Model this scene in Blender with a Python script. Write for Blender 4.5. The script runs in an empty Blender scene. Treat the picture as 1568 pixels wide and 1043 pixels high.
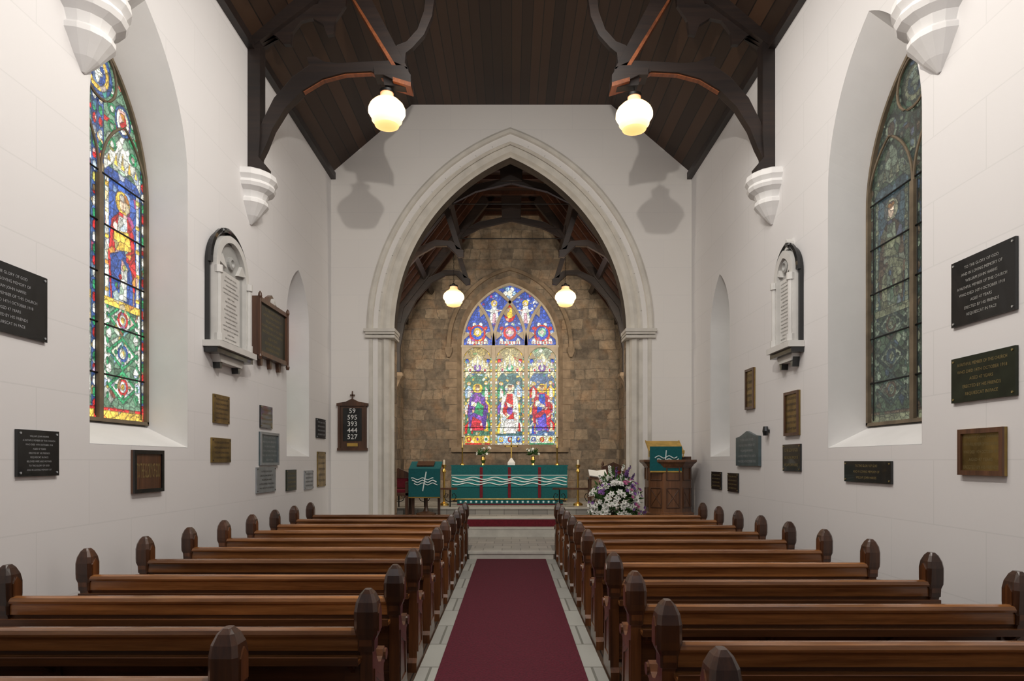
import bpy, math, random
import numpy as np
from mathutils import Vector, Matrix
from mathutils.geometry import tessellate_polygon

random.seed(7)
F=984.0; VX=783.0; VY=706.0; H=1.55; XW=3.4
def PX(px,Y): return (px-VX)*Y/F
def PZ(py,Y): return H+(VY-py)*Y/F
def P(px,py,Y): return (PX(px,Y),PZ(py,Y))

# ---------------------------------------------------------------- materials
def newmat(name):
    m=bpy.data.materials.new(name); m.use_nodes=True
    nt=m.node_tree; return m,nt,nt.nodes['Principled BSDF']
def N(nt,t,**kw):
    n=nt.nodes.new(t)
    for k,v in kw.items():
        if k in n.inputs: n.inputs[k].default_value=v
        else: setattr(n,k,v)
    return n
def ramp(nt,stops):
    r=nt.nodes.new('ShaderNodeValToRGB'); e=r.color_ramp.elements
    e[0].position=stops[0][0]; e[0].color=(*stops[0][1],1)
    e[1].position=stops[-1][0]; e[1].color=(*stops[-1][1],1)
    for p,c in stops[1:-1]:
        x=e.new(p); x.color=(*c,1)
    return r
def simple(name,col,rough=.5,metal=0,var=.15,scale=8,bump=.0,coat=0,emit=0):
    m,nt,b=newmat(name)
    tc=N(nt,'ShaderNodeTexCoord'); no=N(nt,'ShaderNodeTexNoise',Scale=scale,Detail=4)
    nt.links.new(tc.outputs['Object'],no.inputs['Vector'])
    lo=tuple(c*(1-var) for c in col); hi=tuple(min(1,c*(1+var)) for c in col)
    r=ramp(nt,[(.3,lo),(.7,hi)])
    nt.links.new(no.outputs['Fac'],r.inputs[0]); nt.links.new(r.outputs[0],b.inputs['Base Color'])
    b.inputs['Roughness'].default_value=rough; b.inputs['Metallic'].default_value=metal
    b.inputs['Coat Weight'].default_value=coat
    if bump:
        bp=N(nt,'ShaderNodeBump',Strength=bump,Distance=.02)
        nt.links.new(no.outputs['Fac'],bp.inputs['Height']); nt.links.new(bp.outputs[0],b.inputs['Normal'])
    if emit:
        b.inputs['Emission Color'].default_value=(*col,1); b.inputs['Emission Strength'].default_value=emit
    return m
def wood(name,dark,light,axis='x',rough=.3,coat=.3,scale=1.0):
    m,nt,b=newmat(name)
    tc=N(nt,'ShaderNodeTexCoord'); mp=N(nt,'ShaderNodeMapping')
    s={'x':(1.2,22,22),'y':(22,1.2,22),'z':(22,22,1.2)}[axis]
    mp.inputs['Scale'].default_value=tuple(v*scale for v in s)
    oi=N(nt,'ShaderNodeObjectInfo'); 
    ml=N(nt,'ShaderNodeMath',operation='MULTIPLY'); ml.inputs[1].default_value=50
    nt.links.new(oi.outputs['Random'],ml.inputs[0]); 
    cb=N(nt,'ShaderNodeCombineXYZ'); nt.links.new(ml.outputs[0],cb.inputs[0]); nt.links.new(ml.outputs[0],cb.inputs[2])
    nt.links.new(cb.outputs[0],mp.inputs['Location'])
    no=N(nt,'ShaderNodeTexNoise',Scale=1.0,Detail=6,Roughness=.65)
    nt.links.new(tc.outputs['Object'],mp.inputs['Vector']); nt.links.new(mp.outputs[0],no.inputs['Vector'])
    r=ramp(nt,[(.3,dark),(.52,tuple((a+c)/2 for a,c in zip(dark,light))),(.72,light)])
    nt.links.new(no.outputs['Fac'],r.inputs[0])
    no2=N(nt,'ShaderNodeTexNoise',Scale=.09,Detail=2); nt.links.new(mp.outputs[0],no2.inputs['Vector'])
    r2=ramp(nt,[(.35,(.60,.55,.53)),(.65,(1.3,1.25,1.2))]); nt.links.new(no2.outputs['Fac'],r2.inputs[0])
    mm=N(nt,'ShaderNodeMixRGB',blend_type='MULTIPLY'); mm.inputs[0].default_value=1
    nt.links.new(r.outputs[0],mm.inputs[1]); nt.links.new(r2.outputs[0],mm.inputs[2])
    nt.links.new(mm.outputs[0],b.inputs['Base Color'])
    b.inputs['Roughness'].default_value=rough; b.inputs['Coat Weight'].default_value=coat
    b.inputs['Coat Roughness'].default_value=.18
    bp=N(nt,'ShaderNodeBump',Strength=.12,Distance=.01)
    nt.links.new(no.outputs['Fac'],bp.inputs['Height']); nt.links.new(bp.outputs[0],b.inputs['Normal'])
    return m
def brick(name,ax,c1,c2,mortar,bw,bh,msize=.012,rough=.85,bump=.4,noisecols=None,offset=.5,msm=.1):
    m,nt,b=newmat(name)
    tc=N(nt,'ShaderNodeTexCoord'); sp=N(nt,'ShaderNodeSeparateXYZ'); cb=N(nt,'ShaderNodeCombineXYZ')
    nt.links.new(tc.outputs['Object'],sp.inputs[0])
    nt.links.new(sp.outputs[ax[0]],cb.inputs[0]); nt.links.new(sp.outputs[ax[1]],cb.inputs[1])
    vec=cb.outputs[0]
    br=N(nt,'ShaderNodeTexBrick'); br.offset=offset
    if noisecols:
        br.offset=.37; br.offset_frequency=3; br.squash=.62; br.squash_frequency=2
        nd=N(nt,'ShaderNodeTexNoise',Scale=1.3,Detail=2); nt.links.new(tc.outputs['Object'],nd.inputs['Vector'])
        sb=N(nt,'ShaderNodeVectorMath',operation='SUBTRACT'); sb.inputs[1].default_value=(.5,.5,.5); nt.links.new(nd.outputs['Color'],sb.inputs[0])
        scv=N(nt,'ShaderNodeVectorMath',operation='MULTIPLY'); scv.inputs[1].default_value=(.45,.13,0); nt.links.new(sb.outputs[0],scv.inputs[0])
        nd2=N(nt,'ShaderNodeTexNoise',Scale=14,Detail=2); nt.links.new(tc.outputs['Object'],nd2.inputs['Vector'])
        sb2=N(nt,'ShaderNodeVectorMath',operation='SUBTRACT'); sb2.inputs[1].default_value=(.5,.5,.5); nt.links.new(nd2.outputs['Color'],sb2.inputs[0])
        sc2=N(nt,'ShaderNodeVectorMath',operation='MULTIPLY'); sc2.inputs[1].default_value=(.05,.04,0); nt.links.new(sb2.outputs[0],sc2.inputs[0])
        adv=N(nt,'ShaderNodeVectorMath',operation='ADD'); nt.links.new(vec,adv.inputs[0]); nt.links.new(scv.outputs[0],adv.inputs[1])
        adv2=N(nt,'ShaderNodeVectorMath',operation='ADD'); nt.links.new(adv.outputs[0],adv2.inputs[0]); nt.links.new(sc2.outputs[0],adv2.inputs[1]); vec=adv2.outputs[0]
    br.inputs['Color1'].default_value=(*c1,1); br.inputs['Color2'].default_value=(*c2,1); br.inputs['Mortar'].default_value=(*mortar,1)
    br.inputs['Scale'].default_value=1; br.inputs['Brick Width'].default_value=bw; br.inputs['Row Height'].default_value=bh
    br.inputs['Mortar Size'].default_value=msize; br.inputs['Mortar Smooth'].default_value=msm
    nt.links.new(vec,br.inputs['Vector'])
    out=br.outputs['Color']
    no=N(nt,'ShaderNodeTexNoise',Scale=7,Detail=6,Roughness=.7)
    nt.links.new(tc.outputs['Object'],no.inputs['Vector'])
    if noisecols:
        no2=N(nt,'ShaderNodeTexNoise',Scale=2.6,Detail=3); nt.links.new(tc.outputs['Object'],no2.inputs['Vector'])
        r2=ramp(nt,noisecols); nt.links.new(no2.outputs['Fac'],r2.inputs[0])
        mx=N(nt,'ShaderNodeMixRGB',blend_type='MIX'); mx.inputs[0].default_value=.38
        nt.links.new(out,mx.inputs[1]); nt.links.new(r2.outputs[0],mx.inputs[2])
        r3=ramp(nt,[(.3,(.6,.6,.6)),(.7,(1.4,1.4,1.4))]); nt.links.new(no.outputs['Fac'],r3.inputs[0])
        mm=N(nt,'ShaderNodeMixRGB',blend_type='MULTIPLY'); mm.inputs[0].default_value=1
        nt.links.new(mx.outputs[0],mm.inputs[1]); nt.links.new(r3.outputs[0],mm.inputs[2]); out=mm.outputs[0]
    nt.links.new(out,b.inputs['Base Color']); b.inputs['Roughness'].default_value=rough
    ad=N(nt,'ShaderNodeMath',operation='MULTIPLY_ADD'); ad.inputs[1].default_value=-1.0
    nt.links.new(br.outputs['Fac'],ad.inputs[0])
    sc=N(nt,'ShaderNodeMath',operation='MULTIPLY'); sc.inputs[1].default_value=.9 if noisecols else .1
    nt.links.new(no.outputs['Fac'],sc.inputs[0]); nt.links.new(sc.outputs[0],ad.inputs[2])
    bp=N(nt,'ShaderNodeBump',Strength=bump,Distance=.02)
    nt.links.new(ad.outputs[0],bp.inputs['Height']); nt.links.new(bp.outputs[0],b.inputs['Normal'])
    return m
def boards(name,ax,width,dark,light,groove=.006,rough=.55):
    m,nt,b=newmat(name)
    tc=N(nt,'ShaderNodeTexCoord'); sp=N(nt,'ShaderNodeSeparateXYZ'); nt.links.new(tc.outputs['Object'],sp.inputs[0])
    dv=N(nt,'ShaderNodeMath',operation='DIVIDE'); dv.inputs[1].default_value=width; nt.links.new(sp.outputs[ax],dv.inputs[0])
    fr=N(nt,'ShaderNodeMath',operation='FRACT'); nt.links.new(dv.outputs[0],fr.inputs[0])
    fl=N(nt,'ShaderNodeMath',operation='FLOOR'); nt.links.new(dv.outputs[0],fl.inputs[0])
    wn=N(nt,'ShaderNodeTexWhiteNoise'); wn.noise_dimensions='1D'; nt.links.new(fl.outputs[0],wn.inputs['W'])
    r=ramp(nt,[(0,dark),(1,light)]); nt.links.new(wn.outputs['Value'],r.inputs[0])
    lt=N(nt,'ShaderNodeMath',operation='GREATER_THAN'); lt.inputs[1].default_value=groove/width*2; nt.links.new(fr.outputs[0],lt.inputs[0])
    mx=N(nt,'ShaderNodeMixRGB'); mx.inputs[1].default_value=(dark[0]*.2,dark[1]*.2,dark[2]*.2,1)
    nt.links.new(lt.outputs[0],mx.inputs[0]); nt.links.new(r.outputs[0],mx.inputs[2]); nt.links.new(mx.outputs[0],b.inputs['Base Color'])
    bp=N(nt,'ShaderNodeBump',Strength=.5,Distance=.01); nt.links.new(lt.outputs[0],bp.inputs['Height']); nt.links.new(bp.outputs[0],b.inputs['Normal'])
    b.inputs['Roughness'].default_value=rough
    return m

WHITE=(.765,.750,.752)
M_wallY=brick('painted_ashlar_side','YZ',WHITE,(.755,.740,.744),(.70,.69,.69),1.15,.52,.005,.7,.07)
M_wallX=brick('painted_ashlar_end','XZ',(.81,.785,.755),(.80,.775,.75),(.76,.74,.72),1.15,.52,.004,.7,.06)
M_white=simple('white_paint',(.78,.772,.77),.6,var=.03,scale=3)
M_archst=simple('arch_stone',(.63,.60,.545),.7,var=.10,scale=4,bump=.1)
nc=[(.3,(.09,.072,.056)),(.5,(.23,.18,.13)),(.72,(.33,.18,.085))]
M_stoneX=brick('sandstone_east','XZ',(.38,.295,.205),(.12,.096,.074),(.16,.135,.105),.46,.265,.009,.9,1.0,nc)
M_stoneY=brick('sandstone_side','YZ',(.38,.295,.205),(.12,.096,.074),(.16,.135,.105),.46,.265,.009,.9,1.0,nc)
M_dress=simple('dressed_sandstone',(.28,.205,.135),.8,var=.3,scale=5,bump=.4)
M_frame=simple('window_frame_stone',(.15,.115,.075),.8,var=.3,scale=5,bump=.3)
M_ceil=boards('ceiling_boards',0,.16,(.028,.014,.008),(.066,.031,.015))
M_ceil2=boards('chancel_boards',1,.2,(.018,.009,.006),(.035,.016,.009))
M_truss=wood('truss_timber',(.009,.006,.006),(.026,.015,.011),'x',.5,.1)
M_trusslit=wood('truss_timber_lit',(.12,.035,.012),(.28,.09,.03),'y',.45,.1)  # orange tone paints the warm light on truss undersides
M_raf=wood('chancel_rafter',(.03,.012,.007),(.08,.028,.013),'y',.45,.1)
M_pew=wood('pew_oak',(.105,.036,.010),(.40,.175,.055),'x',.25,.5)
M_pewshade=wood('pew_oak_shaded',(.038,.013,.005),(.15,.057,.018),'x',.35,.25)  # pew oak darkened so the backs carry their shade in the colour
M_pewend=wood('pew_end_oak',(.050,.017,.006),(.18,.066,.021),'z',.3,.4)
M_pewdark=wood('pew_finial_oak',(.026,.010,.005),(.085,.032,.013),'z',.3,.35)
M_dwood=wood('dark_wood',(.05,.022,.012),(.13,.06,.03),'z',.4,.2)
M_mwood=wood('pulpit_oak',(.10,.045,.02),(.24,.11,.05),'z',.4,.25)
M_carpet=simple('crimson_carpet',(.078,.0025,.013),.95,var=.35,scale=60,bump=.5)
M_floorw=boards('floor_boards',0,.12,(.04,.024,.014),(.065,.036,.02))
M_slab=brick('aisle_stone','XY',(.36,.36,.33),(.28,.28,.26),(.15,.15,.13),.6,.6,.01,.6,.3)
M_tile=brick('chancel_tiles','XY',(.40,.38,.34),(.30,.285,.26),(.2,.19,.17),.3,.3,.008,.45,.3)
M_step=simple('step_stone',(.52,.50,.45),.6,var=.12,scale=6,bump=.1)
M_iron=simple('black_iron',(.012,.012,.012),.45,.6)
M_brass=simple('brass',(.72,.48,.13),.3,1.0,var=.2)
M_brassold=simple('aged_brass',(.26,.18,.06),.38,.8,var=.4,scale=5)
M_black=simple('black_slate',(.010,.011,.012),.25,0,var=.3,coat=.3)
M_grey=simple('grey_metal',(.33,.35,.37),.35,.6,var=.15)
M_greenm=simple('green_bronze',(.022,.028,.016),.35,.3,var=.3)
M_bluegrey=simple('bluegrey_tablet',(.08,.11,.12),.35,.2,var=.2)
M_tgold=simple('gold_lettering',(.26,.20,.08),.5,.2)
M_twhite=simple('white_lettering',(.36,.36,.34),.6)
M_tdark=simple('dark_lettering',(.05,.04,.03),.6)
M_tgrey=simple('grey_lettering',(.34,.35,.36),.6)
M_marble=simple('white_marble',(.62,.61,.59),.35,var=.08,scale=5)
M_marble2=simple('grey_marble',(.36,.36,.35),.4,var=.1,scale=5)
M_teal=simple('teal_cloth',(.0,.095,.105),.85,var=.15,scale=30,bump=.1)
M_teal2=simple('light_teal_cloth',(.02,.22,.23),.8,var=.1,scale=30)
M_silver=simple('silver_braid',(.75,.85,.85),.6,var=.05)
M_redc=simple('red_cloth',(.14,.006,.016),.9,var=.2,scale=30)
M_linen=simple('linen',(.8,.8,.78),.8,var=.04)
M_leaf=simple('foliage',(.05,.13,.03),.6,var=.5,scale=20)
M_petal=simple('white_petals',(.9,.9,.86),.6,var=.05)
M_purple=simple('purple_petals',(.24,.10,.36),.6,var=.3,scale=15)
M_pink=simple('pink_petals',(.50,.12,.28),.6,var=.2,scale=15)
M_wax=simple('candle_wax',(.8,.74,.6),.5,var=.04)
M_lead=simple('lead_came',(.01,.01,.01),.5)
M_lamp,nt,b=newmat('opal_glass_lit')
tc=N(nt,'ShaderNodeTexCoord'); sp=N(nt,'ShaderNodeSeparateXYZ'); nt.links.new(tc.outputs['Object'],sp.inputs[0])
mr=N(nt,'ShaderNodeMapRange'); mr.inputs['From Min'].default_value=-.22; mr.inputs['From Max'].default_value=.25; nt.links.new(sp.outputs[2],mr.inputs['Value'])
r=ramp(nt,[(0,(1,.46,.12)),(.22,(1,.70,.34)),(.45,(1,.84,.56)),(.62,(1,.68,.32)),(1,(.9,.22,.02))]); nt.links.new(mr.outputs[0],r.inputs[0])
r2=ramp(nt,[(0,(.42,.42,.42)),(.3,(1,1,1)),(.6,(.9,.9,.9)),(.8,(.5,.5,.5)),(1,(.3,.3,.3))]); nt.links.new(mr.outputs[0],r2.inputs[0])
ml=N(nt,'ShaderNodeMath',operation='MULTIPLY'); ml.inputs[1].default_value=2.9; nt.links.new(r2.outputs[0],ml.inputs[0])
b.inputs['Base Color'].default_value=(.5,.45,.35,1)
nt.links.new(r.outputs[0],b.inputs['Emission Color']); nt.links.new(ml.outputs[0],b.inputs['Emission Strength'])
def glassmat(name,strength):
    m,nt,b=newmat(name)
    at=N(nt,'ShaderNodeAttribute',attribute_name='Col')
    tc=N(nt,'ShaderNodeTexCoord'); no=N(nt,'ShaderNodeTexNoise',Scale=40,Detail=4); nt.links.new(tc.outputs['Object'],no.inputs['Vector'])
    r=ramp(nt,[(.35,(.6,.6,.6)),(.65,(1.3,1.3,1.3))]); nt.links.new(no.outputs['Fac'],r.inputs[0])
    mm=N(nt,'ShaderNodeMixRGB',blend_type='MULTIPLY'); mm.inputs[0].default_value=1
    nt.links.new(at.outputs['Color'],mm.inputs[1]); nt.links.new(r.outputs[0],mm.inputs[2])
    b.inputs['Base Color'].default_value=(.02,.02,.02,1); nt.links.new(mm.outputs[0],b.inputs['Emission Color'])
    b.inputs['Emission Strength'].default_value=strength; b.inputs['Roughness'].default_value=.3
    return m
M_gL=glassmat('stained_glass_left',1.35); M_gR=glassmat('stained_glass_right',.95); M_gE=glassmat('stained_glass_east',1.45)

# ---------------------------------------------------------------- mesh builder
class MB:
    def __init__(s): s.v=[]; s.f=[]; s.m=[]; s.mats=[]; s.T=Matrix.Identity(4)
    def mi(s,m):
        if m not in s.mats: s.mats.append(m)
        return s.mats.index(m)
    def add(s,vs,fs,m):
        o=len(s.v); T=s.T
        s.v+= [tuple(T@Vector(v)) for v in vs]; i=s.mi(m)
        for f in fs: s.f.append(tuple(o+k for k in f)); s.m.append(i)
    def box(s,c,d,m,R=None):
        x,y,z=[k/2 for k in d]
        vs=[Vector((a*x,b*y,e*z)) for a in(-1,1) for b in(-1,1) for e in(-1,1)]
        if R is not None: vs=[R@v for v in vs]
        c=Vector(c); s.add([c+v for v in vs],[(0,1,3,2),(4,6,7,5),(0,4,5,1),(2,3,7,6),(0,2,6,4),(1,5,7,3)],m)
    def bb(s,x0,x1,y0,y1,z0,z1,m): s.box(((x0+x1)/2,(y0+y1)/2,(z0+z1)/2),(abs(x1-x0),abs(y1-y0),abs(z1-z0)),m)
    def slab(s,outer,holes,fn,d0,d1,m):
        loops=[outer]+list(holes)
        tris=tessellate_polygon([[Vector((p[0],p[1],0)) for p in l] for l in loops])
        flat=[p for l in loops for p in l]; n=len(flat)
        vs=[fn(p[0],p[1],d0) for p in flat]+[fn(p[0],p[1],d1) for p in flat]
        fs=[tuple(t) for t in tris]+[tuple(n+k for k in reversed(t)) for t in tris]
        o=0
        for l in loops:
            L=len(l)
            for i in range(L):
                j=(i+1)%L; fs.append((o+i,o+j,n+o+j,n+o+i))
            o+=L
        s.add(vs,fs,m)
    def loft(s,rings,m,closed=True,cap=True):
        n=len(rings[0]); vs=[p for r in rings for p in r]; fs=[]
        for i in range(len(rings)-1):
            for j in range(n if closed else n-1):
                k=(j+1)%n; fs.append((i*n+j,i*n+k,(i+1)*n+k,(i+1)*n+j))
        if cap and closed:
            fs.append(tuple(range(n))); fs.append(tuple((len(rings)-1)*n+j for j in range(n)))
        s.add(vs,fs,m)
    def lathe(s,prof,c,m,n=20,ph=0,sx=1,sy=1):
        s.loft([[(c[0]+r*sx*math.cos(ph+2*math.pi*j/n),c[1]+r*sy*math.sin(ph+2*math.pi*j/n),c[2]+z) for j in range(n)] for r,z in prof],m)
    def tube(s,pts,r,m,n=6,rect=None):
        pts=[Vector(p) for p in pts]; rings=[]
        for i,p in enumerate(pts):
            d=(pts[min(i+1,len(pts)-1)]-pts[max(i-1,0)]).normalized()
            up=Vector((0,1,0)) if abs(d.y)<.9 else Vector((0,0,1))
            a=d.cross(up).normalized(); b=a.cross(d).normalized()
            if rect:
                w,h=rect; rings.append([p+a*w/2*q[0]+b*h/2*q[1] for q in((-1,-1),(1,-1),(1,1),(-1,1))])
            else:
                rr=r[i] if isinstance(r,(list,tuple)) else r
                rings.append([p+a*rr*math.cos(2*math.pi*j/n)+b*rr*math.sin(2*math.pi*j/n) for j in range(n)])
        s.loft(rings,m)
    def text(s,body,size,o,xa,ya,m,depth=0.002,maxw=None):
        cu=bpy.data.curves.new('t','FONT'); cu.body=body; cu.size=size; cu.align_x='CENTER'; cu.align_y='CENTER'; cu.resolution_u=2
        ob=bpy.data.objects.new('t',cu); bpy.context.scene.collection.objects.link(ob)
        dg=bpy.context.evaluated_depsgraph_get(); me=bpy.data.meshes.new_from_object(ob.evaluated_get(dg))
        xs=[v.co.x for v in me.vertices]; k=1.0
        if xs and maxw and (max(xs)-min(xs))>maxw: k=maxw/(max(xs)-min(xs))
        xa=Vector(xa); ya=Vector(ya); o=Vector(o)
        s.add([o+xa*v.co.x*k+ya*v.co.y for v in me.vertices],[tuple(p.vertices) for p in me.polygons],m)
        bpy.data.objects.remove(ob); bpy.data.curves.remove(cu); bpy.data.meshes.remove(me)
    def mesh(s,name,smooth=False):
        me=bpy.data.meshes.new(name); me.from_pydata(s.v,[],s.f)
        for m in s.mats: me.materials.append(m)
        me.polygons.foreach_set('material_index',s.m)
        if smooth:
            me.polygons.foreach_set('use_smooth',[True]*len(me.polygons))
            me.update(); me.set_sharp_from_angle(angle=math.radians(38))
        me.validate(); me.update(); return me
    def obj(s,name,smooth=False,bevel=0,origin=None):
        if origin is not None:
            o=Vector(origin); s.v=[tuple(Vector(v)-o) for v in s.v]
        me=s.mesh(name,smooth); ob=bpy.data.objects.new(name,me); bpy.context.scene.collection.objects.link(ob)
        if origin is not None: ob.location=origin
        if bevel:
            md=ob.modifiers.new('bevel','BEVEL'); md.width=bevel; md.segments=2; md.limit_method='ANGLE'; md.angle_limit=math.radians(40)
        return ob

def arch_path(cx,a,z0,zs,rise,n=16):
    r=(rise*rise+a*a)/(2*a); th=math.acos(max(-1,min(1,(r-a)/r))); L=[]
    for i in range(n+1):
        t=math.pi-th*i/n; L.append((r-a+r*math.cos(t), zs+r*math.sin(t)))
    pts=[(-a,z0)]+L+[(-x,z) for x,z in reversed(L[:-1])]+[(a,z0)]
    return [(cx+x,z) for x,z in pts]
fXZ=lambda u,v,d:(u,d,v)

# ---------------------------------------------------------------- shell
EAVE=6.98; FLAT=8.27; FX=1.88; YA=12.12; Y0=-2.0; TH=.5
def side_fn(sd): return lambda u,v,d:(sd*(XW+d),u,v)
WINS={-1:[dict(y0=5.18,y1=6.75,z0=1.69,zs=4.45,rise=1.38,g=(1.92,4.22,1.28)),dict(y0=9.72,y1=10.80,z0=1.62,zs=3.75,rise=.85,g=(1.85,3.7,.8)),dict(y0=1.0,y1=2.57,z0=1.69,zs=4.45,rise=1.38,g=(1.92,4.22,1.28))],
       1:[dict(y0=5.32,y1=6.90,z0=1.69,zs=4.45,rise=1.38,g=(1.92,4.22,1.28)),dict(y0=10.0,y1=10.97,z0=1.62,zs=3.75,rise=.85,g=(1.85,3.7,.8)),dict(y0=1.1,y1=2.67,z0=1.69,zs=4.45,rise=1.38,g=(1.92,4.22,1.28))]}
for sd,nm in((-1,'wall_left'),(1,'wall_right')):
    mb=MB(); holes=[]
    for w in WINS[sd]:
        c=(w['y0']+w['y1'])/2; a=(w['y1']-w['y0'])/2
        holes.append(arch_path(c,a,w['z0'],w['zs'],w['rise']))
    mb.slab([(Y0,0),(YA+.5,0),(YA+.5,EAVE+.1),(Y0,EAVE+.1)],holes,side_fn(sd),0,TH,M_wallY)
    for w in WINS[sd]:
        c=(w['y0']+w['y1'])/2; a=(w['y1']-w['y0'])/2; g=w['g']
        p0=arch_path(c,a-.002,w['z0']+.002,w['zs'],w['rise']-.002); p1=arch_path(c,a-.01,g[0],g[1],g[2])
        f=side_fn(sd)
        mb.loft([[f(u,v,0) for u,v in p0],[f(u,v,.46) for u,v in p1]],M_white,closed=False,cap=False)
        mb.add([f(p0[0][0],p0[0][1],0),f(p0[-1][0],p0[-1][1],0),f(p1[-1][0],p1[-1][1],.46),f(p1[0][0],p1[0][1],.46)],[(0,1,2,3)],M_white)
    mb.obj(nm)
mb=MB(); A_in=2.23; ZS=4.03; RI=3.36
ACX=-.02
hole=arch_path(ACX,2.5,0,ZS,3.55,24)
outer=[(-XW,0)]+hole+[(XW,0),(XW,EAVE+.02),(FX,FLAT+.02),(-FX,FLAT+.02),(-XW,EAVE+.02)]
mb.slab(outer,[],fXZ,YA,YA+TH,M_wallX)
mb.obj('wall_chancel_arch')
mb=MB()
prof=[(2.70,3.79,YA+.02),(2.70,3.79,YA-.05),(2.66,3.75,YA-.07),(2.60,3.70,YA-.05),(2.58,3.68,YA+.02),(2.50,3.60,YA-.0),(2.46,3.56,YA+.01),(2.42,3.52,YA+.06),(2.44,3.54,YA+.10),(2.36,3.47,YA+.10),(2.30,3.42,YA+.13),(2.26,3.39,YA+.20),(2.23,3.36,YA+.24),(2.23,3.36,YA+TH+.02)]
rings=[[(x,y,z) for x,z in arch_path(ACX,a,ZS,ZS,r,28)[1:-1]] for a,r,y in prof]
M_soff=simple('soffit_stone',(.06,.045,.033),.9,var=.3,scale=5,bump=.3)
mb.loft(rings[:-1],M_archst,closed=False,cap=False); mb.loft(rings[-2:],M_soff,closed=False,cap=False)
profj=[(2.66,YA+.02),(2.66,YA-.02),(2.60,YA-.02),(2.58,YA+.02),(2.50,YA+.01),(2.44,YA+.05),(2.38,YA-.01),(2.30,YA+.02),(2.27,YA+.10),(2.28,YA+.2),(2.23,YA+.25),(2.23,YA+TH+.02)]
for sd in(-1,1):
    r=[[(ACX+sd*a,y,z) for z in(.02,ZS)] for a,y in profj]
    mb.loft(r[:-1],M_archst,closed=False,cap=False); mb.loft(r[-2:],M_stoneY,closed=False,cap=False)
    for z,h,e in((ZS-.02,.06,.05),(ZS-.07,.05,.025),(ZS-.14,.05,.03)):
        mb.bb(ACX+sd*(2.19-e*.6),ACX+sd*(2.70+e),YA-.04-e,YA+.45,z-h/2,z+h/2,M_archst)
    mb.bb(ACX+sd*2.18,ACX+sd*2.72,YA-.07,YA+.4,.13,.42,M_archst)
for sd in(-1,1):
    for i in range(1,13):
        r1=(3.56**2+2.46**2)/(2*2.46); c1=r1-2.46; th=math.acos(c1/r1)*i/13
        p=lambda rr:(ACX+sd*(c1-rr*math.cos(th))*1.0,ZS+rr*math.sin(th))
        a_=p(r1+.02); b_=p(r1+.12)
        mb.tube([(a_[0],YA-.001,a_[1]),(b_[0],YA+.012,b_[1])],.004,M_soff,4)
mb.obj('trim_chancel_arch',bevel=.008)

mb=MB(); sec=[(-XW-.1,EAVE-.09),(-FX,FLAT),(FX,FLAT),(XW+.1,EAVE-.09)]
secU=[(x*1.02,z+.12) for x,z in sec]
poly=sec+secU[::-1]
mb.slab(poly,[],lambda u,v,d:(u,d,v),Y0,YA,M_ceil)
mb.obj('ceiling')
for sd,nm in((-1,'trim_1'),(1,'trim_2')):
    mb=MB(); mb.bb(sd*(XW-.09),sd*XW,Y0,YA-.01,EAVE-.12,EAVE-.0,M_truss); mb.obj(nm)

mb=MB(); mb.bb(-XW-.5,XW+.5,Y0,10.9,-.1,0,M_floorw); mb.obj('floor')
mb=MB(); mb.bb(-.685,-.541,Y0,10.07,0,.012,M_slab); mb.bb(.541,.685,Y0,10.07,0,.012,M_slab); mb.obj('floor_aisle_paving')
mb=MB(); mb.bb(-.54,.54,Y0,10.07,.001,.02,M_carpet); mb.obj('aisle_carpet',bevel=.006)
mb=MB()
mb.bb(-.66,.66,10.1,10.9,0,.125,M_tile); mb.bb(-.68,.68,10.07,10.16,.095,.135,M_step); mb.bb(-.66,.66,10.085,10.1,0,.1,M_step)
mb.bb(-XW,XW,10.9,12.62,0,.125,M_tile); 
mb.bb(-2.2,2.15,12.05,12.6,.0,.295,M_tile); mb.bb(-2.2,2.15,12.03,12.14,.27,.305,M_step); mb.bb(-2.2,2.15,12.04,12.06,.1,.28,M_step)
mb.bb(-2.84,2.84,12.6,17,0,.295,M_tile)
mb.bb(-2.2,2.15,12.32,12.62,.29,.44,M_redc);mb.bb(-2.83,2.83,12.62,17,.29,.44,M_tile); mb.bb(-2.2,2.15,12.31,12.7,.435,.46,M_step)
mb.bb(-2.83,2.83,13.4,17,.44,.57,M_tile); mb.bb(-2.83,2.83,13.37,13.5,.545,.58,M_step)
mb.obj('floor_chancel')

YE=17.0; CX=2.84; CE=5.28; CF=8.04; CFX=.75
for sd,nm in((-1,'wall_chancel_left'),(1,'wall_chancel_right')):
    mb=MB(); mb.bb(sd*CX,sd*(CX+.4),YA+TH,YE+.3,0,CE+.2,M_stoneY); 
    mb.bb(sd*(CX-.12),sd*CX,YA+TH,YE,CE-.12,CE+.05,M_truss)
    mb.obj(nm)
EWX=-.04; EA=1.30; EZ0=1.95; EZS=4.63; ER=1.70
mb=MB()
h=arch_path(EWX,EA+.10,EZ0-.05,EZS,ER+.12,20)
mb.slab([(-CX-.1,0),(CX+.1,0),(CX+.1,CE),(CFX,CF+.05),(-CFX,CF+.05),(-CX-.1,CE)],[h],fXZ,YE,YE+.45,M_stoneX)
mb.obj('wall_east')
mb=MB()
sec=[(-CX-.3,CE-.35),(-CFX,CF),(CFX,CF),(CX+.3,CE-.35)]
mb.slab(sec+[(x*1.05,z+.15) for x,z in sec[::-1]],[],lambda u,v,d:(u,d,v),YA+TH,YE+.3,M_ceil2)
sl=math.atan2(CF-CE,CX-CFX); Ls=math.hypot(CF-CE,CX-CFX)
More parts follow.
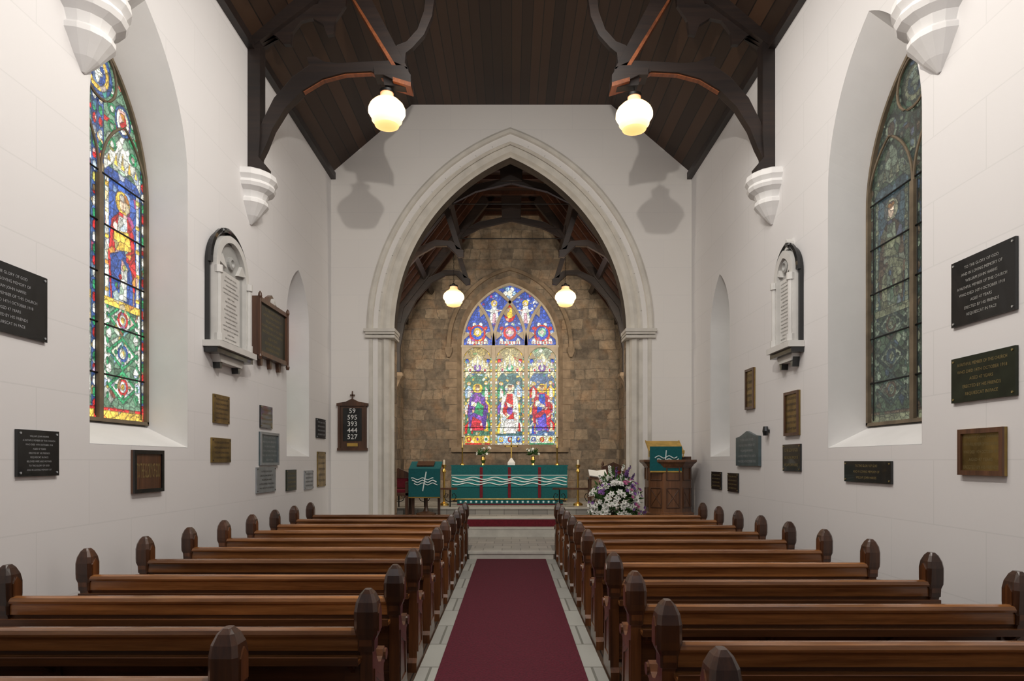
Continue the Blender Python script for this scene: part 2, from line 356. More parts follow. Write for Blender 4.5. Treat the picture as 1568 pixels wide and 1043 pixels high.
for sd in(-1,1):
    y=12.9
    while y<17:
        R=Matrix.Rotation(sd*sl,3,'Y')
        mb.box((sd*(CX+CFX)/2-sd*.04,y,(CE+CF)/2-.03),(Ls+.1,.07,.10),M_raf,R); y+=.42
    for t in(.3,.68):
        mb.box((sd*(CX-(CX-CFX)*t-.1),14.8,CE+(CF-CE)*t-.1),(.12,4.3,.12),M_truss,Matrix.Rotation(sd*sl,3,'Y'))
for k in range(10): mb.bb(-CFX,CFX,12.9+.42*k,12.97+.42*k,CF-.09,CF,M_raf)
mb.obj('ceiling_chancel')

# ---------------------------------------------------------------- stained glass painter
class G:
    def __init__(s,w,h,res,seed):
        s.nx=int(w/res); s.ny=int(h/res); s.w=w; s.h=h
        u=(np.arange(s.nx)+.5)*w/s.nx; v=(np.arange(s.ny)+.5)*h/s.ny
        s.U,s.V=np.meshgrid(u,v); s.c=np.zeros((s.ny,s.nx,3)); s.id=np.zeros((s.ny,s.nx),int); s.k=1; s.rng=np.random.RandomState(seed)
    def fill(s,mask,col,new=True):
        s.c[mask]=col
        if new: s.id[mask]=s.k; s.k+=1
    def rect(s,a,b,c,d,col): s.fill((s.U>=a)&(s.U<=b)&(s.V>=c)&(s.V<=d),col)
    def ell(s,x,y,rx,ry,col): s.fill(((s.U-x)/rx)**2+((s.V-y)/ry)**2<1,col)
    def poly(s,pts,col):
        ins=np.zeros(s.U.shape,bool); n=len(pts)
        for i in range(n):
            x1,y1=pts[i]; x2,y2=pts[(i+1)%n]
            if y1==y2: continue
            c=((s.V<y1)!=(s.V<y2))&(s.U<(x2-x1)*(s.V-y1)/(y2-y1)+x1); ins^=c
        s.fill(ins,col)
    def figure(s,x,y,h,robe,mantle,halo,inner=(.8,.75,.6)):
        s.ell(x,y+h*.87,h*.105,h*.10,halo)
        s.poly([(x-.17*h,y),(x-.21*h,y+.35*h),(x-.16*h,y+.68*h),(x-.05*h,y+.78*h),(x+.05*h,y+.78*h),(x+.16*h,y+.68*h),(x+.2*h,y+.3*h),(x+.17*h,y)],mantle)
        s.poly([(x-.09*h,y+.02*h),(x-.11*h,y+.4*h),(x-.06*h,y+.75*h),(x+.06*h,y+.75*h),(x+.08*h,y+.4*h),(x+.10*h,y+.02*h)],robe)
        s.poly([(x-.15*h,y+.12*h),(x+.12*h,y+.42*h),(x+.14*h,y+.5*h),(x-.16*h,y+.3*h)],mantle)
        s.poly([(x-.14*h,y+.5*h),(x+.02*h,y+.46*h),(x+.04*h,y+.52*h),(x-.13*h,y+.6*h)],inner)
        s.ell(x,y+h*.86,h*.045,h*.06,(.75,.55,.38)); s.ell(x,y+h*.915,h*.05,h*.028,(.25,.12,.04))
        s.ell(x+.03*h,y+.5*h,h*.03,h*.025,(.75,.55,.38))
    def cells(s,piece):
        gx=int(s.w/piece)+3; gy=int(s.h/piece)+3
        jx=s.rng.rand(gy,gx); jy=s.rng.rand(gy,gx)
        ix=(s.U/piece).astype(int)+1; iy=(s.V/piece).astype(int)+1
        best=np.full(s.U.shape,1e9); cell=np.zeros(s.U.shape,int)
        for dx in(-1,0,1):
            for dy in(-1,0,1):
                a=np.clip(ix+dx,0,gx-1); b=np.clip(iy+dy,0,gy-1)
                d=((a-1+jx[b,a])*piece-s.U)**2+((b-1+jy[b,a])*piece-s.V)**2
                m=d<best; best[m]=d[m]; cell[m]=(b*gx+a)[m]
        return cell
    def finish(s,piece,pal,swap=.2,jit=.45,sat=.85,lead=(.012,.012,.014)):
        cell=s.cells(piece)
        key=s.id*100000+cell
        rs=np.random.RandomState(5); tone=rs.rand(200003); sw=rs.rand(200003); pi=rs.randint(0,len(pal),200003); hk=(key*7919)%200003
        P_=np.array(pal); m=sw[hk]<swap
        s.c[m]=s.c[m]*.45+P_[pi[hk]][m]*.55
        s.c=s.c*((1-jit)+2*jit*tone[hk])[...,None]
        g=s.c.mean(-1,keepdims=True); s.c=np.clip(g+(s.c-g)*sat,0,2)
        s.c*= (0.8+.4*s.rng.rand(s.ny,s.nx))[...,None]
        e=np.zeros(s.U.shape,bool); e[:,:-1]|=key[:,:-1]!=key[:,1:]; e[:-1,:]|=key[:-1,:]!=key[1:,:]
        s.c[e]=s.c[e]*.35+np.array(lead)*.65; s.c=np.clip(s.c,0,1.2)
    def build(s,name,fn,path,mat):
        ins=np.zeros(s.U.shape,bool); n=len(path)
        for i in range(n):
            x1,y1=path[i]; x2,y2=path[(i+1)%n]
            if y1==y2: continue
            ins^=((s.V<y1)!=(s.V<y2))&(s.U<(x2-x1)*(s.V-y1)/(y2-y1)+x1)
        vs=[fn(i*s.w/s.nx,j*s.h/s.ny) for j in range(s.ny+1) for i in range(s.nx+1)]
        J,I=np.nonzero(ins); W=s.nx+1; a=J*W+I
        fs=np.stack([a,a+1,a+W+1,a+W],1)
        me=bpy.data.meshes.new(name); me.from_pydata(vs,[],fs.tolist()); me.materials.append(mat)
        ca=me.color_attributes.new('Col','FLOAT_COLOR','CORNER')
        cc=np.ones((len(fs),4,4)); cc[:,:,:3]=s.c[J,I][:,None,:]
        ca.data.foreach_set('color',cc.reshape(-1).astype(np.float32))
        me.update(); return me

BL=(.03,.08,.46); RD=(.58,.03,.03); GR=(.04,.30,.12); YL=(.86,.56,.08); WH=(.80,.80,.70); PU=(.22,.08,.38); TE=(.05,.25,.28); LB=(.35,.52,.72); OR=(.70,.26,.06)
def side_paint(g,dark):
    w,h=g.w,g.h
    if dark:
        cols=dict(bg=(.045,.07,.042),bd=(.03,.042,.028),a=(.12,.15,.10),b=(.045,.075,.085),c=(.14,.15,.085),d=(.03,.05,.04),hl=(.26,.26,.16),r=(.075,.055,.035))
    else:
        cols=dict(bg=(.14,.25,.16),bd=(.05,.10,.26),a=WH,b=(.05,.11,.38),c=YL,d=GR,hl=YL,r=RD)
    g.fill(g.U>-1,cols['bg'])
    for k in(0,1):
        x0=k*w/2; x1=x0+w/2; xc=(x0+x1)/2
        g.rect(x0,x0+.09,0,h,cols['bd']); g.rect(x1-.09,x1,0,h,cols['bd'])
        j=0; y=.05
        while y<h:
            for xx in(x0+.045,x1-.045): g.ell(xx,y,.03,.045,(cols['a'],cols['r'],cols['d'])[j%3])
            y+=.11; j+=1
        g.rect(x0,x1,0,.14,cols['r']); g.rect(x0+.05,x1-.05,.03,.11,cols['c'])
        for j in range(3):
            yy=.36+j*.33
            for sx in(-1,1):
                g.poly([(xc+sx*.29,yy-.14),(xc+sx*.29,yy+.14),(xc+sx*.16,yy)],cols['a'])
                for q in(-.1,0,.1): g.ell(xc+sx*.24,yy+q,.02,.035,cols['d'])
            g.poly([(xc-.25,yy),(xc,yy+.17),(xc+.25,yy),(xc,yy-.17)],cols['d'])
            g.poly([(xc-.19,yy),(xc,yy+.13),(xc+.19,yy),(xc,yy-.13)],cols['a'])
            g.ell(xc,yy,.085,.085,cols['r'] if j!=1 else cols['b']); g.ell(xc,yy,.055,.055,cols['a']); g.ell(xc,yy,.03,.03,cols['c'])
            for t in range(4): g.ell(xc+.11*math.cos(t*math.pi/2),yy+.10*math.sin(t*math.pi/2),.025,.025,cols['d'])
            for sx in(-1,1): g.ell(xc+sx*.22,yy+.165,.04,.05,cols['a'])
        g.rect(xc-.29,xc+.29,1.12,2.45,cols['b'])
        for q in(-.25,.25):
            g.rect(xc+q-.025,xc+q+.025,1.12,2.35,cols['a'])
            for z in range(5): g.rect(xc+q-.03,xc+q+.03,1.25+z*.25,1.29+z*.25,cols['c'])
        g.rect(xc-.29,xc+.29,1.12,1.20,cols['c'])
        g.figure(xc,1.2,1.12,cols['a'],cols['r'] if k else cols['d'],cols['hl'],cols['c'])
        g.poly([(xc-.17,1.2),(xc-.2,1.62),(xc+.02,1.72),(xc+.16,1.5),(xc+.17,1.2)],cols['b'] if not dark else cols['c'])
        g.poly([(xc-.06,1.22),(xc-.02,1.62),(xc+.08,1.55),(xc+.06,1.22)],cols['a'])
        g.poly([(xc-.12,1.68),(xc-.14,1.86),(xc+.10,1.92),(xc+.14,1.74)],cols['c'])
        for q in range(4): g.ell(xc-.1+.06*q,1.34+.1*q,.025,.03,(cols['d'],cols['r'])[q%2])
        g.poly([(xc-.3,2.38),(xc-.3,2.5),(xc,2.85),(xc+.3,2.5),(xc+.3,2.38),(xc+.14,2.52),(xc,2.44),(xc-.14,2.52)],cols['a'])
        for q in range(-2,3): g.poly([(xc+q*.11-.03,2.5),(xc+q*.11,2.68-abs(q)*.05),(xc+q*.11+.03,2.5)],cols['c'])
        g.rect(xc-.3,xc+.3,2.86,2.9,cols['r'])
        for j in range(4):
            for sx in(-1,1):
                g.ell(xc+sx*.17,2.68+j*.17,.07,.06,cols['d']); g.ell(xc+sx*.17,2.68+j*.17,.03,.03,cols['a'])
        g.ell(xc,2.98,.13,.15,cols['bd']); g.ell(xc,2.98,.10,.12,cols['a']); g.ell(xc,2.98,.06,.08,cols['r'])
    g.ell(w/2,h-.33,.22,.22,cols['bd']); g.ell(w/2,h-.33,.17,.17,cols['c']); g.ell(w/2,h-.33,.12,.12,cols['b'])
    g.ell(w/2,h-.33,.04,.1,cols['a']); g.ell(w/2,h-.33,.08,.03,cols['a'])
PAL_L=[WH,WH,YL,GR,LB,RD,(.1,.2,.5),(.5,.6,.35)]
PAL_R=[(.16,.2,.14),(.05,.08,.14),(.22,.25,.16),(.05,.11,.06),(.08,.06,.04)]
PAL_E=[WH,WH,YL,RD,BL,GR,(.5,.42,.28),LB]
def side_window(sd,w,idx,dark,detail=True):
    g0,gs,gr=w['g']; y0=w['y0']+.01; W=w['y1']-w['y0']-.02; Hh=gs+gr-g0
    f=lambda u,v,d:(sd*(XW+d),y0+u,g0+v)
    g=G(W,Hh,.0095 if detail else .04,11*idx+3)
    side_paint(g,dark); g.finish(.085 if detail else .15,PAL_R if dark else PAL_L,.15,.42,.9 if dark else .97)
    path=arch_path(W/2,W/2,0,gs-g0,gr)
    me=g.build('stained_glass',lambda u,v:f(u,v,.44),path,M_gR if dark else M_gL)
    mb=MB()
    pi=arch_path(W/2,W/2-.035,0.035,gs-g0,gr-.04)
    mb.loft([[f(u,v,.46) for u,v in path],[f(u,v,.40) for u,v in path],[f(u,v,.40) for u,v in pi],[f(u,v,.45) for u,v in pi]],M_frame,closed=False,cap=False)
    mb.bb(sd*(XW+.40),sd*(XW+.46),y0,y0+W,g0,g0+.035,M_frame)
    mb.tube([f(W/2,0,.42),f(W/2,gs-g0,.42)],0,M_frame,rect=(.035,.06))
    a=W/4
    for c in(W/4,3*W/4):
        p=arch_path(c,a-.01,gs-g0,gs-g0,.62,10)[1:-1]
        mb.tube([f(u,v,.42) for u,v in p],.014,M_frame)
    mb.tube([f(W/2+.25*math.cos(t*math.pi/10),Hh-.33+.25*math.sin(t*math.pi/10),.42) for t in range(21)],.014,M_frame)
    z=.45
    while z<gs-g0+.2:
        mb.tube([f(.05,z,.425),f(W-.05,z,.425)],.009,M_iron); z+=.47
    for c in(W*.06,W*.47,W*.53,W*.94):
        mb.tube([f(c,.05,.43),f(c,gs-g0,.43)],.006,M_lead)
    frame=mb.mesh('window_frame')
    e=bpy.data.objects.new('window_%d'%idx,None); bpy.context.scene.collection.objects.link(e)
    for n,m in(('stained_glass',me),('stone_frame',frame)):
        o=bpy.data.objects.new(n,m); bpy.context.scene.collection.objects.link(o); o.parent=e
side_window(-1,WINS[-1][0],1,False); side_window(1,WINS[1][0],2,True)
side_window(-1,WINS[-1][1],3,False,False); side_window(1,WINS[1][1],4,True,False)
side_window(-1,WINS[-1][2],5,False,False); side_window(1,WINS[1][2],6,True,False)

EH=EZS+ER-EZ0; g=G(2*EA,EH,.0105,99)
g.fill(g.U>-1,(.05,.12,.25))
LC=[EA-.867,EA,EA+.867]
zl=EZS-EZ0
figs=[((.30,.10,.40),(.12,.05,.30),YL),(RD,WH,(.7,.75,.5)),((.04,.08,.44),(.50,.04,.06),YL)]
for k,c in enumerate(LC):
    l=c-.40; r=c+.40
    g.rect(l,r,0,zl,[(.34,.26,.10),(.38,.32,.16),(.26,.30,.2)][k])
    j=0; y=.03
    while y<zl:
        for xx in(l+.03,r-.03): g.ell(xx,y,.026,.034,[WH,YL,(.2,.45,.3)][j%3])
        y+=.08; j+=1
    g.rect(l+.07,r-.07,.0,.08,[RD,WH,GR][k]); g.rect(l+.07,r-.07,.08,.28,[(.75,.5,.1),(.3,.45,.65),(.6,.6,.45)][k])
    for q in range(3):
        g.ell(l+.17+.23*q,.18,.06,.07,[[RD,YL,WH],[YL,RD,BL],[BL,RD,YL]][k][q]); g.ell(l+.17+.23*q,.19,.03,.04,[[YL,PU,GR],[WH,WH,YL],[WH,YL,RD]][k][q])
    g.rect(l+.07,r-.07,.28,1.95,[(.06,.16,.10),(.05,.13,.13),(.08,.14,.26)][k])
    robe,man,halo=figs[k]
    for sx,cc,c2,yy in((-1,[RD,YL,WH][k],[GR,WH,BL][k],.34),(1,[GR,WH,RD][k],[YL,RD,WH][k],.40),(-1,[WH,PU,YL][k],[RD,BL,PU][k],.85),(1,[YL,(.2,.4,.3),WH][k],[PU,YL,RD][k],.9),(-1,[LB,GR,RD][k],WH,1.3),(1,[GR,LB,YL][k],WH,1.32)):
        x=c+sx*.23; g.poly([(x-.10,yy),(x-.11,yy+.2),(x,yy+.34),(x+.11,yy+.2),(x+.10,yy)],cc)
        g.poly([(x-.05,yy),(x-.02,yy+.28),(x+.05,yy+.2),(x+.06,yy)],c2)
        g.ell(x,yy+.38,.055,.055,YL); g.ell(x,yy+.37,.032,.04,(.74,.56,.40))
    g.figure(c,.46,1.26,robe,man,halo,WH)
    if k==1: g.poly([(c-.17,.35),(c-.12,.72),(c+.12,.72),(c+.17,.35)],(.78,.74,.70)); g.poly([(c-.2,.9),(c-.12,1.25),(c-.03,1.0),(c-.1,.8)],RD); g.ell(c,.95,.08,.10,PU)
    if k==0: g.poly([(c-.2,.42),(c-.13,.8),(c+.1,.68),(c+.18,.42)],(.55,.04,.06)); g.poly([(c-.1,.9),(c+.0,1.2),(c+.17,1.08),(c+.14,.8)],GR)
    if k==2: g.poly([(c-.18,.42),(c-.16,.75),(c+.05,.8),(c+.18,.42)],(.14,.10,.52)); g.ell(c+.14,.95,.08,.10,RD); g.ell(c-.12,1.15,.07,.09,WH)
    g.poly([(l+.07,1.80),(l+.07,2.1),(c,2.5),(r-.07,2.1),(r-.07,1.80),(c+.2,1.98),(c,2.04),(c-.2,1.98)],(.72,.62,.34))
    g.ell(c,2.10,.10,.10,[PU,(.08,.38,.2),PU][k]); g.ell(c,2.10,.05,.05,WH)
    for sx in(-1,1):
        g.ell(c+sx*.2,2.04,.055,.075,WH); g.ell(c+sx*.2,2.04,.025,.04,RD); g.ell(c+sx*.28,2.28,.05,.06,[BL,RD,BL][k]); g.ell(c+sx*.28,2.45,.05,.06,YL)
    for q in(-2,-1,0,1,2): g.poly([(c+q*.13-.035,2.14),(c+q*.13,2.46-abs(q)*.09),(c+q*.13+.035,2.14)],WH)
g.rect(0,2*EA,zl,EH,(.05,.09,.36))
for c in LC:
    for t in range(10):
        g.ell(c+.27*math.cos(t*.628),zl+.33+.27*math.sin(t*.628),.05,.05,[WH,RD,WH][t%3])
    g.ell(c,zl+.33,.22,.25,[RD,BL,RD][LC.index(c)]); g.ell(c,zl+.36,.17,.18,[BL,RD,BL][LC.index(c)]); g.ell(c,zl+.38,.11,.12,[YL,(.7,.3,.4),(.3,.65,.4)][LC.index(c)]); g.ell(c,zl+.38,.055,.065,(.8,.7,.55))
    g.rect(c-.28,c+.28,zl+.06,zl+.15,WH)
    for q in range(-3,4): g.rect(c+q*.08-.012,c+q*.08+.012,zl+.06,zl+.15,RD)
for c in(EA-.42,EA+.42):
    g.ell(c,zl+.92,.25,.36,(.05,.10,.42)); g.poly([(c-.15,zl+.62),(c-.06,zl+1.1),(c+.06,zl+1.1),(c+.15,zl+.62)],WH); g.ell(c,zl+1.16,.085,.085,YL); g.ell(c,zl+1.15,.045,.055,(.8,.65,.5))
    g.poly([(c-.24,zl+.98),(c,zl+1.0),(c+.24,zl+.98),(c,zl+.88)],(.75,.73,.66)); g.poly([(c-.05,zl+.62),(c-.03,zl+.9),(c+.04,zl+.9),(c+.06,zl+.62)],(.6,.35,.4))
g.ell(EA,zl+.9,.15,.25,RD); g.ell(EA,zl+.9,.09,.15,YL)
for t in range(6): g.ell(EA+.12*math.cos(t*1.047),zl+1.42+.13*math.sin(t*1.047),.06,.06,WH if t%2 else LB)
g.ell(EA,zl+1.42,.07,.08,(.85,.8,.6))
g.finish(.07,PAL_E,.15,.38,1.08)
fE=lambda u,v,d:(EWX-EA+u,YE+d,EZ0+v)
meE=g.build('stained_glass',lambda u,v:fE(u,v,.26),arch_path(EA,EA,0,zl,ER,20),M_gE)
mb=MB()
pO=arch_path(EWX,EA+.10,EZ0-.05,EZS,ER+.12,20); pI=arch_path(EWX,EA-.03,EZ0+.03,EZS,ER-.04,20)
f3=lambda p,d:[(u,YE+d,v) for u,v in p]
mb.loft([f3(pO,0),f3(pI,.16),f3(pI,.30)],M_dress,closed=False,cap=False)
hO=arch_path(EWX,EA+.36,EZS-.2,EZS,ER+.34,20); hI=arch_path(EWX,EA+.26,EZS-.2,EZS,ER+.25,20)
mb.loft([f3(hO,.0),f3(hO,-.05),f3(hI,-.08),f3(hI,0)],M_dress,closed=False,cap=False)
for sd in(-1,1): mb.loft([[(EWX+sd*(EA+.31)+a*w,YE-b_,z) for a,b_ in((-1,0),(-1,.10),(1,.10),(1,0))] for w,z in((.09,EZS-.08),(.09,EZS-.2),(.03,EZS-.34))],M_dress)
for i in range(12):
    for sd in(-1,1):
        wd=.30 if i%2 else .20
        mb.bb(EWX+sd*(EA+.1),EWX+sd*(EA+.1+wd),YE-.008,YE+.05,EZ0-.05+i*.23,EZ0+.165+i*.23,M_dress)
mb.slab([(EWX-EA-.25,EZ0-.16),(EWX+EA+.25,EZ0-.16),(EWX+EA+.25,EZ0-.03),(EWX-EA-.25,EZ0-.03)],[],fXZ,YE-.07,YE+.25,M_dress)
mb.bb(EWX-EA-.1,EWX+EA+.1,YE+.05,YE+.3,EZ0-.05,EZ0+.04,M_dress)
M_trac=simple('tracery_stone',(.60,.51,.39),.8,var=.15,scale=6)
for x in(-.433,.433):
    mb.tube([(EWX+x,YE+.17,EZ0),(EWX+x,YE+.17,EZS)],0,M_trac,rect=(.095,.14))
r0=(ER*ER+EA*EA)/(2*EA)
def inside(x,z):
    z=z-EZS; x=abs(x)
    return (x+r0-EA)**2+z*z<=(r0+.0)**2
for x0 in(-.433,.433):
    for dr in(-1,1):
        pts=[]
        for i in range(40):
            t=math.pi*.5*i/39; x=x0+dr*(r0-r0*math.cos(t)); z=EZS+r0*math.sin(t)
            if not inside(x,z): break
            pts.append((EWX+x,YE+.17,z))
        mb.tube(pts,0,M_trac,rect=(.075,.12))
pf=arch_path(EWX,EA-.03,EZ0,EZS,ER-.04,20); mb.tube([(u,YE+.19,v) for u,v in pf],0,M_trac,rect=(.07,.10))
mb.tube([(EWX-EA,YE+.17,EZS-.02),(EWX+EA,YE+.17,EZS-.02)],0,M_trac,rect=(.06,.11))
for c in(-.867,0,.867):
    p=arch_path(EWX+c,.385,EZS-.42,EZS-.42,.385,10)[1:-1]
    half=p[:11]; halfR=p[10:]
    mb.slab([(EWX+c-.42,EZS-.42),(EWX+c-.42,EZS-.02),(EWX+c,EZS-.02)]+half[::-1],[],fXZ,YE+.13,YE+.22,M_trac)
    mb.slab([(EWX+c+.42,EZS-.42)]+halfR[::-1]+[(EWX+c,EZS-.02),(EWX+c+.42,EZS-.02)],[],fXZ,YE+.13,YE+.22,M_trac)
    for sx in(-1,1):
        mb.slab([(EWX+c+sx*.36,EZS-.36),(EWX+c+sx*.17,EZS-.34),(EWX+c+sx*.27,EZS-.17)],[],fXZ,YE+.14,YE+.20,M_trac)
for cx_,cz in((-.867,.32),(0,.32),(.867,.32),(-.433,.92),(.433,.92)):
    for sx in(-1,1):
        mb.slab([(EWX+cx_+sx*.38,EZS+cz+.08),(EWX+cx_+sx*.20,EZS+cz-.02),(EWX+cx_+sx*.36,EZS+cz-.16)],[],fXZ,YE+.14,YE+.20,M_trac)
z=EZ0+.5
while z<EZS-.4:
    mb.tube([(EWX-EA,YE+.24,z),(EWX+EA,YE+.24,z)],.008,M_iron); z+=.5
meF=mb.mesh('stone_tracery')
e=bpy.data.objects.new('window_7',None); bpy.context.scene.collection.objects.link(e)
for n,m in(('stained_glass',meE),('stone_tracery',meF)):
    o=bpy.data.objects.new(n,m); bpy.context.scene.collection.objects.link(o); o.parent=e

# ---------------------------------------------------------------- corbels + trusses
def corbel(sd,Y):
    mb=MB()
    prof=[(.27,5.27),(.32,5.24),(.33,5.17),(.29,5.12),(.31,5.08),(.29,5.04),(.22,5.00),(.19,4.93),(.22,4.90),(.22,4.86),(.17,4.80),(.11,4.72),(.05,4.66),(.02,4.63)]
    rings=[]
    for r,z in prof:
        rings.append([(sd*(XW-r*1.0*math.sin(math.pi*(j)/8)*(1.04 if 0<j<8 else 0)),Y-r*math.cos(math.pi*j/8),z) for j in range(9)])
    mb.loft(rings,M_white); mb.obj('wall_corbel')
def truss(Y):
    k=8.37/F; q=lambda px,py:((px-VX)*k,H+(VY-py)*k)
    mb=MB()
    for sd in(-1,1):
        fn=lambda u,v,d:(-sd*u,Y+d,v)
        mb.slab([q(383.5,268),q(410,268),q(411,258),q(400,245),(-3.24,5.75),(-3.24,EAVE+.1),(-3.398,EAVE+.1),(-3.398,5.27)],[],fn,-.09,.09,M_truss)
        lo=[(400,246),(409,228),(420,200),(440,168),(466,142),(496,124),(530,115),(570,113),(588,122)]
        hi=[(628,122),(626,108),(600,97),(560,99),(520,101),(500,99),(484,91),(472,92),(476,104),(450,122),(422,154),(405,188),(393,222)]
        mb.slab([q(*p) for p in lo+[(590,134),(628,138)]+hi],[],fn,-.06,.06,M_truss)
        mb.tube([fn(*q(x,y+1),0) for x,y in lo[4:]],0,M_trusslit,rect=(.012,.07))  # thin strip painting the lit underside of the brace
        mb.slab([q(576,108),q(620,108),q(631,122),q(631,136),q(612,133),q(590,122),q(576,122)],[],fn,-.11,.11,M_truss)
        mb.slab([q(604,126),q(631,134),q(631,140),q(604,132)],[],fn,-.115,.115,M_trusslit)  # lit underside of the tip, put in as orange colour
        a=q(604,106); b_=q(626,110); mb.slab([a,b_,(-2.06,8.0),(-2.24,7.85)],[],fn,-.06,.06,M_truss)
        mb.slab([q(607,114),q(612,112),(-2.20,7.80),(-2.235,7.82)],[],fn,-.065,.065,M_trusslit)  # lit edge of the strut, put in as orange colour
        mb.slab([(-3.38,EAVE-.12),(-3.38,EAVE+.05),(-FX,FLAT+.02),(-FX+.1,FLAT-.22)],[],fn,-.1,.1,M_truss)
        mb.slab([(-3.25,EAVE-.02),q(405,52),q(425,58),q(436,70),q(446,70),q(448,52),q(462,34),q(480,30),q(496,40),q(502,56),q(512,54),q(514,34),q(530,10),(-2.1,8.0)],[[q(455,5),q(470,12),q(488,8),q(492,-8),q(480,-20),q(466,-14)]],fn,-.03,.03,M_truss)
        mb.slab([q(606,104),q(600,84),q(609,72),q(624,66),q(640,48),q(650,20),q(654,-20),q(670,-60),q(700,-84),q(700,-70),q(680,-48),q(668,-14),q(662,28),q(650,56),q(632,76),q(622,84),q(620,104)],[],fn,-.04,.04,M_truss)
    mb.bb(-FX-.05,FX+.05,Y-.09,Y+.09,FLAT-.2,FLAT+.01,M_truss)
    mb.obj('roof_truss',bevel=.008)
for Y in(1.83,5.10,8.37):
    truss(Y)
    for sd in(-1,1): corbel(sd,Y)
def ctruss(Y):
    mb=MB()
    for sd in(-1,1):
        fn=lambda u,v,d:(-sd*u,Y+d,v)
        mb.slab([(-2.83,4.9),(-2.83,5.35),(-.7,CF-.0),(-.55,CF-.22),(-2.6,5.25),(-2.68,4.9)],[],fn,-.08,.08,M_truss)
        mb.slab([(-2.83,3.65),(-2.83,5.0),(-2.7,5.0),(-2.7,3.65)],[],fn,-.07,.07,M_truss)
        mb.slab([(-2.70,4.3),(-2.58,4.9),(-2.3,5.45),(-1.95,5.85),(-1.6,6.05),(-1.35,6.06),(-1.2,5.92),(-1.1,5.82),(-1.0,5.84),(-1.0,5.96),(-1.12,6.04),(-1.25,6.16),(-1.6,6.18),(-2.0,6.0),(-2.42,5.6),(-2.7,5.1)],[],fn,-.04,.04,M_truss)
        mb.slab([(-1.15,6.0),(-1.04,5.98),(-1.36,7.0),(-1.46,6.95)],[],fn,-.04,.04,M_truss)
        mb.slab([(-1.5,6.95),(-1.42,6.86),(-.75,7.2),(0,7.38),(0,7.5),(-.8,7.34)],[],fn,-.04,.04,M_truss)
        mb.loft([[(sd*(2.84-a),Y-w,z),(sd*(2.84-a),Y+w,z),(sd*2.84,Y+w,z),(sd*2.84,Y-w,z)] for a,w,z in((.22,.18,3.68),(.24,.2,3.6),(.16,.14,3.5),(.1,.1,3.36),(.02,.03,3.25))],M_dress)
    mb.slab([(-.22,7.4),(.22,7.4),(.24,7.95),(-.24,7.95)],[],fXZ,Y-.12,Y+.12,M_truss)
    mb.tube([(-1.4,Y,6.95),(1.4,Y,6.95)],.012,M_iron)
    mb.obj('chancel_roof_truss',bevel=.006)
ctruss(13.5); ctruss(15.6)

# ---------------------------------------------------------------- lamps
def lamp(x,y,z,s,top):
    mb=MB()
    prof=[(.0,.245),(.085,.245),(.085,.20),(.105,.17),(.165,.13),(.215,.08),(.238,.03),(.24,-.02),(.215,-.06),(.20,-.075),(.195,-.12),(.165,-.15),(.155,-.185),(.10,-.205),(.0,-.21)]
    mb.lathe([(r*s,q*s) for r,q in prof],(x,y,z),M_lamp,24)
    mb.lathe([(0,.31*s),(.03*s,.31*s),(.05*s,.28*s),(.095*s,.27*s),(.095*s,.235*s),(0,.235*s)],(x,y,z),M_iron,16)
    n=max(2,int((top-z-.3*s)/.06)); 
    for i in range(n):
        zz=z+.3*s+(top-z-.3*s)*(i+.5)/n
        a=.012; 
        mb.tube([(x+a*math.cos(t*math.pi/3)*(1 if i%2 else 0),y+a*math.cos(t*math.pi/3)*(0 if i%2 else 1),zz+.036*math.sin(t*math.pi/3)) for t in range(7)],.004,M_iron,4)
    mb.obj('pendant_lamp',smooth=True,origin=(x,y,z))
lamp(-1.62,8.37,6.10,1.0,6.55); lamp(1.60,8.37,6.05,1.0,6.55)
lamp(-1.31,14.6,5.27,1.0,6.9); lamp(1.23,14.6,5.27,1.0,6.9)

